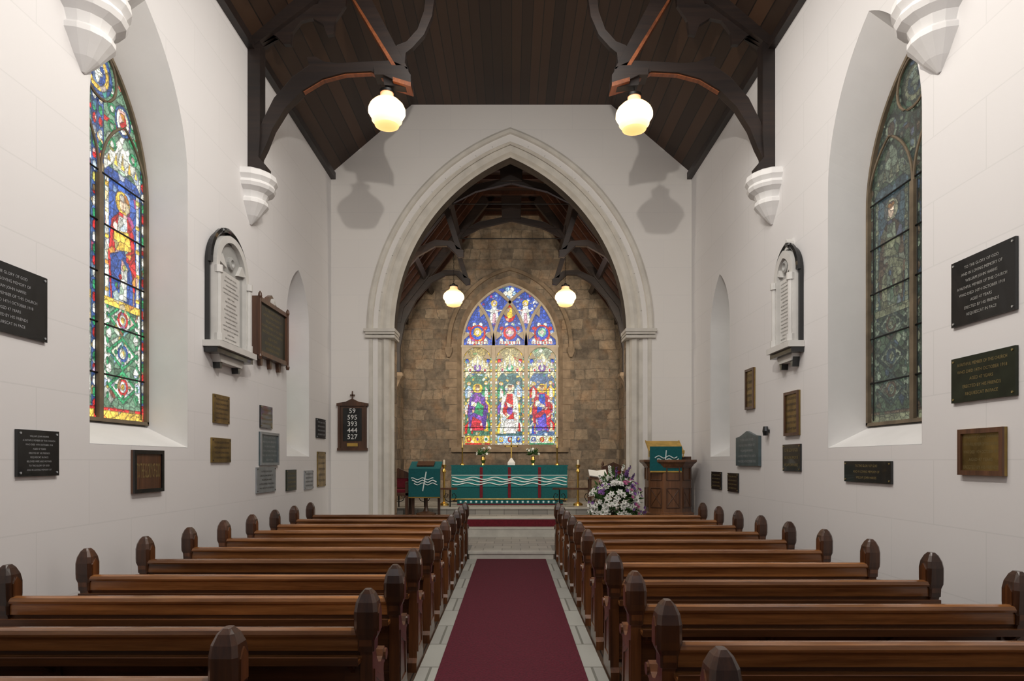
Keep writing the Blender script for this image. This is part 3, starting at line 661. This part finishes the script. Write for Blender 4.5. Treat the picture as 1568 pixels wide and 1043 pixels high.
# ---------------------------------------------------------------- pews
def pew_mesh(name,x0,x1):
    mb=MB(); L=x1-x0
    prof=[(-.055,0),(-.055,.07),(-.03,.10),(-.035,.58),(-.055,.63),(-.058,.70),(.055,.70),(.05,.63),(.048,.585),(.065,.54),(.11,.50),(.17,.485),(.21,.50),(.235,.53),(.27,.54),(.30,.52),(.305,.485),(.285,.455),(.255,.45),(.245,.42),(.26,.36),(.285,.10),(.31,.07),(.31,0)]
    for x,o in((x0,1),(x1,-1)):
        xa,xb=(x,x+.06*o)
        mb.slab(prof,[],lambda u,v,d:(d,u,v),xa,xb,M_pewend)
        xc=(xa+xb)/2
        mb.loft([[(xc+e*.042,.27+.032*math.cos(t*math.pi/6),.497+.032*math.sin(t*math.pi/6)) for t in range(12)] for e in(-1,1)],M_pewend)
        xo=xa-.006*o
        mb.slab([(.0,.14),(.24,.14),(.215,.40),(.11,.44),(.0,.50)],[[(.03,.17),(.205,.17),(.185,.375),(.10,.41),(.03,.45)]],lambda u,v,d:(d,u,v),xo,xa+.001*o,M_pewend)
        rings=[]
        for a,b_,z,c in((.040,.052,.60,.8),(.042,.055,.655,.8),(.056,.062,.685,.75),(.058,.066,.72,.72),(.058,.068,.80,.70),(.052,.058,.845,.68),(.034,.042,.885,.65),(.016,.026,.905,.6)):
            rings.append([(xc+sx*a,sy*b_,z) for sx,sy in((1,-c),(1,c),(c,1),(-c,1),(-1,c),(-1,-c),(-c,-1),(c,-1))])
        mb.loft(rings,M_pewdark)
        for e in(-1,1):
            mb.slab([(-.035,.70),(.035,.70),(.035,.79),(0,.83),(-.035,.79)],[],lambda u,v,d:(d,u,v),xc+e*.056,xc+e*.063,M_pewend)
    a,b_=x0+.05,x1-.05
    tilt=lambda u,v,d:(d,u,v)
    mb.slab([(-.022,.66),(.0,.66),(.06,.12),(.038,.12)],[],tilt,a,b_,M_pewshade)
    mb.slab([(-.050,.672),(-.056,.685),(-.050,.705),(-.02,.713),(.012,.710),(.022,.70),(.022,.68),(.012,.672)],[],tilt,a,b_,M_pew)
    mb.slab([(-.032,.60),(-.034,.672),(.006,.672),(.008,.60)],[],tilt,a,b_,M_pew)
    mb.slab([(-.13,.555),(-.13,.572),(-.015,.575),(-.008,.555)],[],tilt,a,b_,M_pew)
    mb.slab([(-.135,.555),(-.135,.595),(-.122,.595),(-.122,.555)],[],tilt,a,b_,M_pewshade)
    n=max(2,round(L/.8))
    for i in range(n+1):
        xx=a+.05+(b_-a-.1)*i/n
        mb.slab([(-.026,.555),(.0,.555),(.055,.12),(.022,.12)],[],tilt,xx-.045,xx+.045,M_pewshade)
        mb.slab([(-.11,.555),(-.02,.555),(-.0,.46),(-.03,.50),(-.08,.53)],[],tilt,xx-.012,xx+.012,M_pewshade)
    mb.slab([(-.002,.24),(-.004,.15),(.03,.14),(.04,.24)],[],tilt,a,b_,M_pewshade)
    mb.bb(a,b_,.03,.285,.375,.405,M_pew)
    mb.bb(a,b_,.20,.22,.28,.375,M_pewshade)
    mb.bb(a,b_,-.20,-.12,.10,.13,M_pewshade)
    return mb.mesh(name,smooth=False)
mL=pew_mesh('pew_l',-3.17,-.695); mR=pew_mesh('pew_r',.695,3.0); mS=pew_mesh('pew_s',-3.17,-1.07)
def put(me,y):
    o=bpy.data.objects.new('church_pew',me); bpy.context.scene.collection.objects.link(o); o.location=(0,y,0)
    md=o.modifiers.new('bevel','BEVEL'); md.width=.005; md.segments=2; md.limit_method='ANGLE'; md.angle_limit=math.radians(40)
put(mS,2.5)
for i in range(10): put(mL,3.25+.755*i)
for i in range(11): put(mR,2.22+.775*i)

# ---------------------------------------------------------------- plaques
def wallY(px): return XW*F/abs(px-VX)
TXT=['TO THE GLORY OF GOD','AND IN LOVING MEMORY OF','WILLIAM JOHN HARRIS','A FAITHFUL MEMBER OF THIS CHURCH','WHO DIED 14TH OCTOBER 1918','AGED 47 YEARS','ERECTED BY HIS FRIENDS','REQUIESCAT IN PACE','BELOVED WIFE AND MOTHER']
def plaque(sd,pf,pn,yt,yb,mat,tm,rows,frame=None,shape='rect',ft=.02,start=0):
    yf=wallY(pf); yn=wallY(pn); k=XW/abs(pf-VX); zt=H+(VY-yt)*k; zb=H+(VY-yb)*k
    c=(yf+yn)/2; w=yf-yn; h=zt-zb
    mb=MB(); f=lambda u,v,d:(sd*(XW-.002-d),u,v)
    if shape=='rect': out=[(yn,zb),(yf,zb),(yf,zt),(yn,zt)]
    elif shape=='gable': out=[(yn,zb),(yf,zb),(yf,zt-.12*h),(c+w*.3,zt-.08*h),(c,zt+.06*h),(c-w*.3,zt-.08*h),(yn,zt-.12*h)]
    mb.slab(out,[],f,0,ft,mat)
    if frame:
        t=.035
        ins=[(yn+t,zb+t),(yf-t,zb+t),(yf-t,zt-t),(yn+t,zt-t)]
        if shape=='rect': mb.slab(out,[ins],f,ft,ft+.015,frame)
    for y,z in((yn+.025,zb+.025),(yf-.025,zb+.025),(yn+.025,zt-.025),(yf-.025,zt-.025)):
        if shape=='rect' and not frame:
            mb.loft([[f(y+.008*math.cos(t*math.pi/4),z+.008*math.sin(t*math.pi/4),d) for t in range(8)] for d in(ft,ft+.006)],tm)
    lh=h*.82/rows
    for i in range(rows):
        z=zt-h*.09-lh*(i+.5)-(h*.04 if shape!='rect' else 0)
        xa=(0,-sd,0)
        mb.text(TXT[(start+i)%len(TXT)],lh*.60,f(c,z,ft+.002),xa,(0,0,1),tm,maxw=w*.78)
    mb.obj('memorial_plaque')
plaque(-1,68,-60,427,525,M_black,M_tgrey,8)
plaque(-1,86,22,661,728,M_black,M_tgrey,9,start=2)
plaque(-1,246,200,690,752,M_dwood,M_tgold,1,frame=M_black)
plaque(-1,349,325,608,650,M_brassold,M_tdark,5)
plaque(-1,351,322,672,708,M_brassold,M_tdark,4)
plaque(-1,415,397,624,657,M_black,M_tgold,4)
plaque(-1,424,396,664,712,M_bluegrey,M_tgrey,6,frame=M_grey)
plaque(-1,420,391,715,752,M_grey,M_tdark,5)
plaque(-1,452,437,719,750,M_greenm,M_tgold,4)
plaque(-1,478,465,720,748,M_grey,M_tdark,4)
plaque(-1,497,483,643,672,M_black,M_tgrey,4)
plaque(-1,497,485,692,744,M_brassold,M_tdark,5)
plaque(1,1461,1560,405,503,M_black,M_twhite,8)
plaque(1,1461,1560,551,618,M_greenm,M_tgold,5,start=3)
plaque(1,1473,1543,658,727,M_brassold,M_tgold,5,frame=M_dwood,start=2)
plaque(1,1296,1368,706,737,M_black,M_tgold,3)
plaque(1,1204,1226,602,668,M_brassold,M_tdark,6,frame=M_dwood)
plaque(1,1201,1228,681,721,M_black,M_tgold,3)
plaque(1,1144,1157,567,628,M_brassold,M_tdark,5,frame=M_dwood)
plaque(1,1131,1166,665,713,M_bluegrey,M_tgrey,5,shape='gable',ft=.04)
plaque(1,1116,1132,724,752,M_black,M_tgold,4)
plaque(1,1091,1106,722,748,M_black,M_tgold,4)

# ---------------------------------------------------------------- gothic marble tablets
def tablet(sd,yn,yf,zb,zt,slim=False):
    mb=MB(); c=(yn+yf)/2; w=yf-yn; f=lambda u,v,d:(sd*(XW-.002-d),u,v); h=zt-zb
    zs=zb+h*.72
    back=arch_path(c,w/2,zb+.02,zs,max(w*.5,zt-zs),12)
    mb.slab(back,[],f,0,.05,M_black)
    inner=arch_path(c,w/2-.11,zb+.12,zs-.02,(zt-zs)-.12 if (zt-zs)-.12>w/2-.11 else w/2-.10,12)
    outr=arch_path(c,w/2-.03,zb+.06,zs,max(w*.5,zt-zs)-.05,12)
    mb.slab(outr,[inner],f,.05,.12,M_marble)
    mb.slab(inner,[],f,.05,.07,M_marble2)
    for sx in(-1,1):
        mb.slab([(c+sx*(w/2-.1),zs+.06),(c+sx*w*.16,zs+.02),(c+sx*w*.28,zs+.16)],[],f,.06,.11,M_marble)
    mb.slab([(c-w*.26,zb+.16),(c+w*.26,zb+.16),(c+w*.26,zs-.02),(c-w*.26,zs-.02)],[],f,.07,.085,M_marble)
    rows=16; lh=(zs-zb-.22)/rows
    for i in range(rows):
        mb.text(TXT[i%len(TXT)],lh*.55,f(c,zs-.05-lh*(i+.5),.087),(0,-sd,0),(0,0,1),M_tdark,maxw=w*.44)
    mb.loft([[f(c+r*math.cos(t*math.pi/8),zs+.12+r*math.sin(t*math.pi/8),d) for t in range(16)] for r,d in((.075,.07),(.075,.10),(.045,.11),(.03,.085))],M_marble2)
    hm=arch_path(c,w/2+.015,zs-.05,zs,max(w*.5,zt-zs)+.02,12)[1:-1]
    mb.tube([f(u,v,.07) for u,v in hm],.03,M_black,6)
    for sx in(-1,1):
        x=c+sx*(w/2-.06); 
        for r,z0,z1 in((.028,zb+.2,zs-.08),(.045,zb+.12,zb+.2),(.045,zs-.1,zs-.02)):
            mb.loft([[f(x+r*math.cos(t*math.pi/5),z,.13+r*math.sin(t*math.pi/5)) for t in range(10)] for z in(z0,z1)],M_marble)
    mb.slab([(c-w*.55,zb+.04),(c+w*.55,zb+.04),(c+w*.55,zb+.11),(c-w*.55,zb+.11)],[],f,0,.19,M_marble)
    mb.slab([(c-w*.52,zb-.02),(c+w*.52,zb-.02),(c+w*.52,zb+.04),(c-w*.52,zb+.04)],[],f,0,.15,M_black)
    mb.slab([(c-w*.36,zb-.02),(c-w*.30,zb-.10),(c+w*.30,zb-.10),(c+w*.36,zb-.02)],[],f,0,.10,M_marble)
    for sx in(-1,1):
        mb.slab([(c+sx*w*.26-.05,zb-.02),(c+sx*w*.26+.05,zb-.02),(c+sx*w*.26+.02,zb-.17),(c+sx*w*.26-.02,zb-.17)],[],f,0,.08,M_black)
    mb.slab([(c-.04,zt-.04),(c+.04,zt-.04),(c+.025,zt+.06),(c,zt+.09),(c-.025,zt+.06)],[],f,0,.08,M_black if not slim else M_marble)
    mb.obj('marble_memorial_tablet')
tablet(-1,7.12,8.06,2.78,4.14)
tablet(1,7.47,8.06,2.84,4.14,True)
mb=MB(); f=lambda u,v,d:(-(XW-.002-d),u,v); yn,yf,zb,zt=8.42,9.50,2.95,3.72; c=(yn+yf)/2
mb.slab([(yn,zb),(yf,zb),(yf,zt),(c+.2,zt),(c+.1,zt+.09),(c,zt+.14),(c-.1,zt+.09),(c-.2,zt),(yn,zt)],[],f,0,.06,M_dwood)
mb.slab([(yn,zb),(yf,zb),(yf,zt),(yn,zt)],[[(yn+.06,zb+.06),(yf-.06,zb+.06),(yf-.06,zt-.06),(yn+.06,zt-.06)]],f,.06,.10,M_dwood)
mb.slab([(yn+.06,zb+.06),(yf-.06,zb+.06),(yf-.06,zt-.06),(yn+.06,zt-.06)],[],f,.06,.07,M_greenm)
for i in range(8): mb.text(TXT[i],.05,f(c,zt-.12-.075*i,.072),(0,1,0),(0,0,1),M_tgold,maxw=.8)
for y in(yn+.02,yf-.02):
    mb.lathe([(.02,-.04),(.03,0),(.018,.03),(.018,.76),(.028,.79),(.022,.83),(.0,.86)],(-(XW-.10),y,zb-.02),M_dwood,10)
mb.loft([[f(c+r*math.cos(t*math.pi/8),zt+.03+r*math.sin(t*math.pi/8),d) for t in range(16)] for r,d in((.06,.06),(.06,.09),(.03,.10))],M_marble)
for y in(yn+.2,c,yf-.2): mb.slab([(y-.05,zb),(y+.05,zb),(y+.02,zb-.12),(y-.02,zb-.12)],[],f,0,.05,M_dwood)
mb.obj('roll_of_honour_tablet')
mb=MB(); y=wallY(1178); z=H+(VY-660)*XW/395
mb.lathe([(0,.06),(.03,.06),(.04,.0),(.03,-.06),(0,-.06)],(XW-.05,y,z),M_black,12); mb.bb(XW-.05,XW-.002,y-.02,y+.02,z-.02,z+.02,M_black); mb.obj('wall_switch')  # small dark switch fitting on the right wall

# ---------------------------------------------------------------- hymn board
mb=MB(); Y=YA-.002; xl,xr=PX(519,Y),PX(562,Y); zb,zt=PZ(686,Y),PZ(622,Y); c=(xl+xr)/2
mb.slab([(xl,zb),(xr,zb),(xr,zt),(xl,zt)],[],fXZ,Y-.04,Y,M_dwood)
mb.slab([(xl+.09,zb+.13),(xr-.09,zb+.13),(xr-.09,zt-.04),(xl+.09,zt-.04)],[],fXZ,Y-.05,Y-.04,M_black)
mb.slab([(xl-.03,zt),(xr+.03,zt),(xr+.03,zt+.05),(c+.12,zt+.08),(c,zt+.14),(c-.12,zt+.08),(xl-.03,zt+.05)],[],fXZ,Y-.07,Y,M_dwood)
mb.bb(xl-.02,xr+.02,Y-.06,Y,zb-.05,zb,M_dwood); mb.bb(c-.10,c+.10,Y-.055,Y-.04,zb+.03,zb+.09,M_brass)
mb.bb(c-.01,c+.01,Y-.05,Y-.03,zt+.12,zt+.28,M_dwood); mb.bb(c-.045,c+.045,Y-.05,Y-.03,zt+.19,zt+.215,M_dwood)
for i in(0,1): mb.bb((xl,xr)[i]-.005,(xl,xr)[i]+.04*(1-2*i),Y-.06,Y-.03,zb,zt,M_dwood)
zz=zt-.095
for s in('59','595','393','444','527'):
    mb.text(s,.128,(c,Y-.053,zz),(1,0,0),(0,0,1),M_linen); zz-=.122
mb.obj('hymn_board')

# ---------------------------------------------------------------- flowers helper
def leaf(mb,p,d,L,w,m):
    d=d.normalized(); s=d.cross(Vector((random.uniform(-1,1),random.uniform(-1,1),random.uniform(-1,1)))).normalized()
    n=s.cross(d); p=Vector(p)
    mb.add([p,p+d*L*.45+s*w+n*w*.3,p+d*L-n*w*.5,p+d*L*.45-s*w+n*w*.3,p+d*L*.5],[(0,1,4),(1,2,4),(2,3,4),(3,0,4)],m)
def bloom(mb,p,d,r,m,n=6,ctr=None):
    d=d.normalized(); a=d.orthogonal().normalized(); b_=d.cross(a); p=Vector(p)
    for layer,(rr,up) in enumerate(((1,.25),(.65,.5))):
        for i in range(n):
            t=2*math.pi*(i+.5*layer)/n; e=a*math.cos(t)+b_*math.sin(t); sdir=-a*math.sin(t)+b_*math.cos(t)
            mb.add([p,p+e*r*rr*.5+sdir*r*.32+d*r*up*.6,p+e*r*rr+d*r*up,p+e*r*rr*.5-sdir*r*.32+d*r*up*.6,p+e*r*rr*.55+d*r*up*.35],[(0,1,4),(1,2,4),(2,3,4),(3,0,4)],m)
    if ctr: 
        mb.lathe([(0,-.2*r),(.12*r,0),(.08*r,.2*r),(0,.25*r)],tuple(p+d*r*.2),ctr,6)
fx,fy=PX(942,11.35),11.35
mb=MB()
mb.lathe([(0,.0),(.16,.0),(.16,.03),(.04,.06),(.03,.2),(.05,.35),(.14,.4),(.17,.5),(.13,.52),(0,.52)],(fx,fy,.125),M_iron,16)
ctr=Vector((fx,fy,.74))
for i in range(800):
    th=random.uniform(0,2*math.pi); ph=random.uniform(-.5,1.5)
    d=Vector((math.cos(th)*math.cos(ph)*.9,math.sin(th)*math.cos(ph)*.6,math.sin(ph)*1.35 if ph>0 else math.sin(ph)*.8))
    p=ctr+d*random.uniform(.15,.44); leaf(mb,p,d+Vector((0,0,-.2)),random.uniform(.08,.16),random.uniform(.015,.03),M_leaf)
for i in range(120):
    th=random.uniform(math.pi*.8,2.2*math.pi); ph=random.uniform(-.6,1.35)
    d=Vector((math.cos(th)*math.cos(ph)*.9,math.sin(th)*math.cos(ph)*.7,math.sin(ph)*1.1 if ph>0 else math.sin(ph)*.75))
    p=ctr+d*random.uniform(.42,.52); bloom(mb,p,d+Vector((0,-.3,0)),random.uniform(.055,.085),M_petal,6,M_leaf)
for i in range(50):
    sx=random.choice((-.7,.35,.7,.95)); d=Vector((sx*.8+random.uniform(-.15,.15),random.uniform(-.8,-.1),random.uniform(-.2,1.3)))
    bloom(mb,ctr+d.normalized()*random.uniform(.50,.58),d,random.uniform(.03,.05),random.choice((M_purple,M_purple,M_pink)),5)
for sx,col,ht in((.26,M_purple,.74),(.14,M_petal,.76),(-.12,M_petal,.74),(.33,M_purple,.6),(-.3,M_petal,.56),(.02,M_purple,.72),(.2,M_purple,.66)):
    top=ctr+Vector((sx,-.08,ht))
    mb.tube([ctr,top],.006,M_leaf,4)
    for j in range(12):
        p=ctr.lerp(top,.5+.5*j/12); bloom(mb,p,Vector((random.uniform(-1,1),random.uniform(-1,0),.3)),.036,col,5)
mb.obj('flower_arrangement')

# ---------------------------------------------------------------- pulpit
px_,py_=PX(1022,11.6)-.0,11.58
mb=MB(); o=math.pi/8; R=.46
mb.lathe([(.0,0),(.36,0),(.36,.08),(.32,.12),(.34,.3),(R-.02,.42),(R,.46),(R,.50),(R-.05,.53),(R-.05,1.30),(R-.02,1.34),(R,1.37),(R+.05,1.41),(R+.05,1.45),(0,1.45)],(px_,py_,.125),M_mwood,8,o)
for i in range(8):
    t=o+math.pi/8+i*math.pi/4; rr=(R-.05)*math.cos(math.pi/8)
    cx=px_+rr*math.cos(t); cy=py_+rr*math.sin(t); Rm=Matrix.Rotation(t,3,'Z')
    for dz,hh in((.78,.34),(1.2,.22)):
        for e in(-1,1):
            mb.box(Vector((cx,cy,.125+dz))+Rm@Vector((.008,e*.11,0)),(.02,.02,hh),M_dwood,Rm); mb.box(Vector((cx,cy,.125+dz+e*hh/2)),(.025,.23,.02),M_dwood,Rm)
    for a in(-1,1):
        mb.box((cx,cy,.125+.78),(.012,.36,.015),M_dwood,Rm@Matrix.Rotation(a*.95,3,'X'))
mb.box((px_-.08,py_-.10,1.60),(.05,.05,.2),M_brass)
mb.box((px_-.10,py_-.18,1.80),(.62,.40,.025),M_brass,Matrix.Rotation(.55,3,'X'))
mb.bb(px_-.41,px_+.21,py_-.36,py_-.33,1.68,1.74,M_brass)
for e in(-.40,.20): mb.tube([(px_+e,py_-.3,1.62),(px_+e,py_-.3,1.72),(px_+e,py_,1.92)],.012,M_brass)
x0,x1=px_-.40,px_+.15
mb.slab([(x0,1.37),(x1,1.37),(x1,1.80),(x0,1.80)],[],fXZ,py_-.385,py_-.372,M_teal)
mb.bb(x0,x1,py_-.39,py_-.37,1.35,1.38,M_brass)
def wave(mb,x0,x1,y,z,amp,wl,m,r=.010,ph=0):
    n=int((x1-x0)/wl*8)+4
    mb.tube([(x0+(x1-x0)*i/n,y,z+amp*math.sin(ph+2*math.pi*(x0+(x1-x0)*i/n)/wl)) for i in range(n+1)],r,m,5)
wave(mb,x0+.08,x1-.08,py_-.395,1.62,.02,.18,M_silver); wave(mb,x0+.12,x1-.05,py_-.395,1.57,.018,.18,M_silver)
mb.tube([(px_-.14,py_-.395,1.48),(px_-.12,py_-.395,1.74)],.01,M_silver)
mb.box((px_+.2,py_,1.60),(.34,.4,.06),M_dwood)
mb.obj('pulpit',bevel=.005)
# ---------------------------------------------------------------- lectern
lx,ly=PX(652,12.9),12.95; fz=.46
mb=MB(); mb.lathe([(0,0),(.2,0),(.2,.04),(.06,.08),(.035,.16),(.03,.8),(.06,.88),(0,.9)],(lx,ly,fz),M_dwood,12)
for a in(-.26,.26): mb.bb(lx+a-.025,lx+a+.025,ly-.03,ly+.03,fz,1.40,M_dwood)
mb.box((lx,ly-.05,1.45),(.62,.46,.03),M_teal,Matrix.Rotation(.35,3,'X'))
mb.bb(lx-.31,lx+.31,ly-.285,ly-.272,.84,1.40,M_teal)
mb.bb(lx-.31,lx+.31,ly-.292,ly-.27,.82,.845,M_brass)
wave(mb,lx-.24,lx+.24,ly-.295,1.15,.022,.2,M_silver,.012); wave(mb,lx-.2,lx+.26,ly-.295,1.10,.02,.2,M_silver,.010); wave(mb,lx-.26,lx+.18,ly-.295,1.20,.018,.2,M_silver,.008)
mb.tube([(lx-.03,ly-.295,.96),(lx+.04,ly-.295,1.34)],.012,M_silver)
mb.box((lx,ly-.02,1.495),(.34,.24,.03),M_dwood,Matrix.Rotation(.35,3,'X'))
mb.obj('lectern')
def chair(x,y,z,s=1):
    mb=MB()
    for a in(-.24,.24):
        mb.bb(x+a-.03,x+a+.03,y+.2,y+.26,z,z+.86,M_dwood); mb.bb(x+a-.03,x+a+.03,y-.24,y-.18,z,z+.66,M_dwood); mb.bb(x+a-.03,x+a+.03,y-.25,y+.22,z+.64,z+.68,M_dwood)
        mb.lathe([(0,0),(.035,.02),(.03,.06),(0,.11)],(x+a,y+.23,z+.86),M_dwood,8)
    mb.bb(x-.27,x+.27,y-.24,y+.24,z+.40,z+.46,M_dwood); mb.bb(x-.24,x+.24,y-.22,y+.18,z+.46,z+.52,M_redc)
    mb.bb(x-.21,x+.21,y+.205,y+.235,z+.54,z+.74,M_redc); mb.slab([(x-.22,z+.74),(x+.22,z+.74),(x+.22,z+.84),(x,z+.94),(x-.22,z+.84)],[],fXZ,y+.20,y+.25,M_dwood)
    mb.obj('clergy_chair',bevel=.006)
chair(-2.32,13.0,.46); chair(2.35,14.6,.58)
mb=MB(); x,y=PX(915,13.1),13.1
for a in(-.16,.16):
    for b_ in(-.13,.13): mb.bb(x+a-.02,x+a+.02,y+b_-.02,y+b_+.02,.46,1.18,M_dwood)
mb.bb(x-.2,x+.2,y-.17,y+.17,1.18,1.22,M_dwood); mb.bb(x-.18,x+.18,y-.15,y+.15,.7,.73,M_dwood)
for e in(-1,1): mb.box((x+e*.09,y-.02,1.30),(.18,.24,.02),M_linen,Matrix.Rotation(.5,3,'X')@Matrix.Rotation(e*-.15,3,'Y'))
mb.box((x,y+.02,1.26),(.3,.04,.1),M_dwood)
mb.obj('reading_desk')

# ---------------------------------------------------------------- altar
AY=15.4; ax0,ax1=PX(692,15.5),PX(868,15.5); az0,az1=.575,1.455; ac=(ax0+ax1)/2
mb=MB()
mb.bb(ax0+.03,ax1-.03,AY,AY+.8,az0,az1-.05,M_dwood); mb.bb(ax0-.02,ax1+.02,AY-.03,AY+.82,az1-.03,az1,M_teal)
mb.bb(ax0,ax1,AY-.03,AY-.0,az0+.04,az1-.05,M_teal)
mb.bb(ax0,ax1,AY-.045,AY-.03,az1-.24,az1-.02,M_teal)
mb.bb(ax0,ax1,AY-.04,AY-.028,az1-.52,az1-.24,M_teal2)
mb.bb(ax0,ax1,AY-.052,AY-.045,az1-.25,az1-.235,M_silver)
for i,(z,ph) in enumerate(((az1-.32,0),(az1-.38,.9),(az1-.45,1.8))): wave(mb,ax0+.02,ax1-.02,AY-.05,z,.026,.52,M_silver,.013,ph)
for xx in(PX(737,15.4),PX(780,15.4),PX(826,15.4)): mb.bb(xx-.035,xx+.035,AY-.047,AY-.035,az0+.04,az1-.05,M_redc)
mb.bb(ax0,ax1,AY-.045,AY-.035,az0+.04,az0+.08,M_brass)
mb.obj('altar')
mb=MB(); z=az1
x=PX(783,15.6); y=15.75
mb.lathe([(0,0),(.11,0),(.11,.03),(.05,.06),(.025,.12),(0,.13)],(x,y,z),M_brass,12)
mb.bb(x-.016,x+.016,y-.012,y+.012,z+.12,z+.66,M_brass); mb.bb(x-.14,x+.14,y-.012,y+.012,z+.44,z+.475,M_brass)
for dx,dz in((-.15,.457),(.15,.457),(0,.67)): mb.lathe([(0,-.025),(.025,0),(0,.025)],(x+dx,y,z+dz),M_brass,8)
mb.obj('altar_cross')
mb=MB(); mb.loft([[(x+sx*w,15.55+sy*w,z+h) for sx,sy in((-1,-1),(1,-1),(1,1),(-1,1))] for w,h in((.09,.0),(.09,.06),(.015,.17))],M_linen); mb.obj('veiled_chalice')
def candle(x,y,z,top,nm='altar_candle'):
    mb=MB(); mb.lathe([(0,0),(.06,0),(.05,.03),(.018,.06),(.014,(top-z)*.35),(.03,(top-z)*.37),(.012,(top-z)*.39),(.012,(top-z)*.6),(.035,(top-z)*.62),(.0,(top-z)*.63)],(x,y,z),M_brass,10)
    mb.lathe([(.013,(top-z)*.62),(.012,(top-z)*.98),(0,(top-z))],(x,y,z),M_wax,8); mb.obj(nm,smooth=True)
for px in(708,853): candle(PX(px,15.7),15.7,az1,PZ(643,15.7))
def standard(x,y,z,top):
    mb=MB(); mb.lathe([(0,0),(.11,0),(.1,.04),(.025,.08),(.022,top-z-.25),(.05,top-z-.2),(.02,top-z-.14),(.05,top-z-.08),(.05,top-z-.05),(0,top-z-.05)],(x,y,z),M_brass,12)
    mb.lathe([(.022,top-z-.06),(.022,top-z+.05),(0,top-z+.06)],(x,y,z),M_wax,8); mb.obj('candle_standard',smooth=True)
for px in(680,885): standard(PX(px,14.2),14.2,.57,PZ(708,14.2))
for px in(740,816):
    x=PX(px,15.6); mb=MB(); mb.lathe([(0,0),(.05,0),(.03,.04),(.06,.12),(.04,.2),(.055,.22),(0,.22)],(x,15.6,az1),M_brass,12)
    c=Vector((x,15.6,az1+.24))
    for i in range(70):
        d=Vector((random.uniform(-1,1),random.uniform(-.6,.6),random.uniform(.0,1.1))); leaf(mb,c+d*.05,d,random.uniform(.1,.2),.014,M_leaf)
    for i in range(11):
        d=Vector((random.uniform(-1,1),random.uniform(-.6,.2),random.uniform(.1,1.1))); bloom(mb,c+d*.17,d+Vector((0,-.5,0)),.04,M_petal,6)
    mb.obj('altar_flower_vase')
mb=MB(); ky=14.3; kz=.58; x0,x1=PX(700,ky),PX(862,ky)
mb.bb(x0,x1,ky,ky+.3,kz-.005,kz+.13,M_teal); mb.bb(x0,x1,ky-.01,ky,kz+.0,kz+.02,M_redc); mb.bb(x0,x1,ky-.01,ky,kz+.11,kz+.135,M_brass)
xx=x0+.08
while xx<x1-.05:
    mb.loft([[(xx+.035*math.cos(t*math.pi/5),y,kz+.065+.035*math.sin(t*math.pi/5)) for t in range(10)] for y in(ky-.012,ky)],M_teal2)
    mb.loft([[(xx+.018*math.cos(t*math.pi/5),y,kz+.065+.018*math.sin(t*math.pi/5)) for t in range(10)] for y in(ky-.016,ky-.01)],M_silver); xx+=.115
mb.obj('communion_kneeler',bevel=.005)
for a,b_ in((600,700),(846,962)):
    y=13.75; x0,x1=PX(a,y),PX(b_,y); mb=MB(); z=.57; t=.98
    x0=max(x0,-2.75); x1=min(x1,2.75)
    mb.bb(x0,x1,y-.05,y+.05,t-.04,t,M_dwood)
    n=3
    for i in range(n):
        x=x0+.15+(x1-x0-.3)*i/(n-1)
        mb.tube([(x,y,z),(x,y,t-.04)],.014,M_iron,8)
        for sx in(-1,1):
            mb.tube([(x,y,z+.10),(x+sx*.09,y,z+.14),(x+sx*.13,y,z+.22),(x+sx*.09,y,z+.29),(x+sx*.04,y,z+.26),(x+sx*.06,y,z+.22)],.008,M_iron,6)
    mb.obj('communion_rail')
for s in(-1,1):
    mb=MB(); mb.bb(s*(CX-.002),s*(CX-.03),14.6,15.1,2.1,2.8,M_black); mb.bb(s*(CX-.03),s*(CX-.035),14.63,15.07,2.13,2.77,M_bluegrey); mb.obj('chancel_plaque')

# ---------------------------------------------------------------- lights
def area(name,loc,target,size,power,col=(1,1,1),sy=None):
    l=bpy.data.lights.new(name,'AREA'); l.energy=power; l.size=size; l.color=col
    if sy: l.shape='RECTANGLE'; l.size_y=sy
    o=bpy.data.objects.new(name,l); bpy.context.scene.collection.objects.link(o); o.location=loc
    o.rotation_euler=(Vector(target)-Vector(loc)).to_track_quat('-Z','Y').to_euler(); return o
def point(name,loc,power,r,col):
    l=bpy.data.lights.new(name,'POINT'); l.energy=power; l.shadow_soft_size=r; l.color=col
    o=bpy.data.objects.new(name,l); bpy.context.scene.collection.objects.link(o); o.location=loc
area('nave_back_light',(0,-1.6,5.6),(0,10,5.4),5.0,65,(.99,.98,1),1.6)
area('nave_high_light',(0,6.0,7.2),(0,8.0,0),2.6,180,(1,.95,.88),3)
point('nave_lamp_light',(0,3.4,5.85),430,.04,(1,.93,.84))
area('chancel_fill_left',(-2.5,12.8,4.6),(.5,17,3.6),.5,92,(1,.87,.70),1.6)  # added fill, hidden behind the arch jamb, brightens the east end
area('chancel_fill_right',(2.5,12.8,4.6),(-.5,17,3.6),.5,92,(1,.87,.70),1.6)  # matching unseen fill behind the other jamb
w=bpy.data.worlds.new('World'); bpy.context.scene.world=w; w.use_nodes=True
w.node_tree.nodes['Background'].inputs[0].default_value=(.88,.93,1,1); w.node_tree.nodes['Background'].inputs[1].default_value=.12

# ---------------------------------------------------------------- camera
cam=bpy.data.cameras.new('camera'); cam.sensor_width=36; cam.lens=36*F/1568
cam.shift_y=(VY-521.4)/1568; cam.shift_x=(784-VX)/1568; cam.clip_start=.05
co=bpy.data.objects.new('camera',cam); bpy.context.scene.collection.objects.link(co); co.location=(0,0,H); co.rotation_euler=(math.pi/2,0,0)
bpy.context.scene.camera=co
bpy.context.scene.view_settings.view_transform='Standard'
bpy.context.scene.view_settings.look='None'
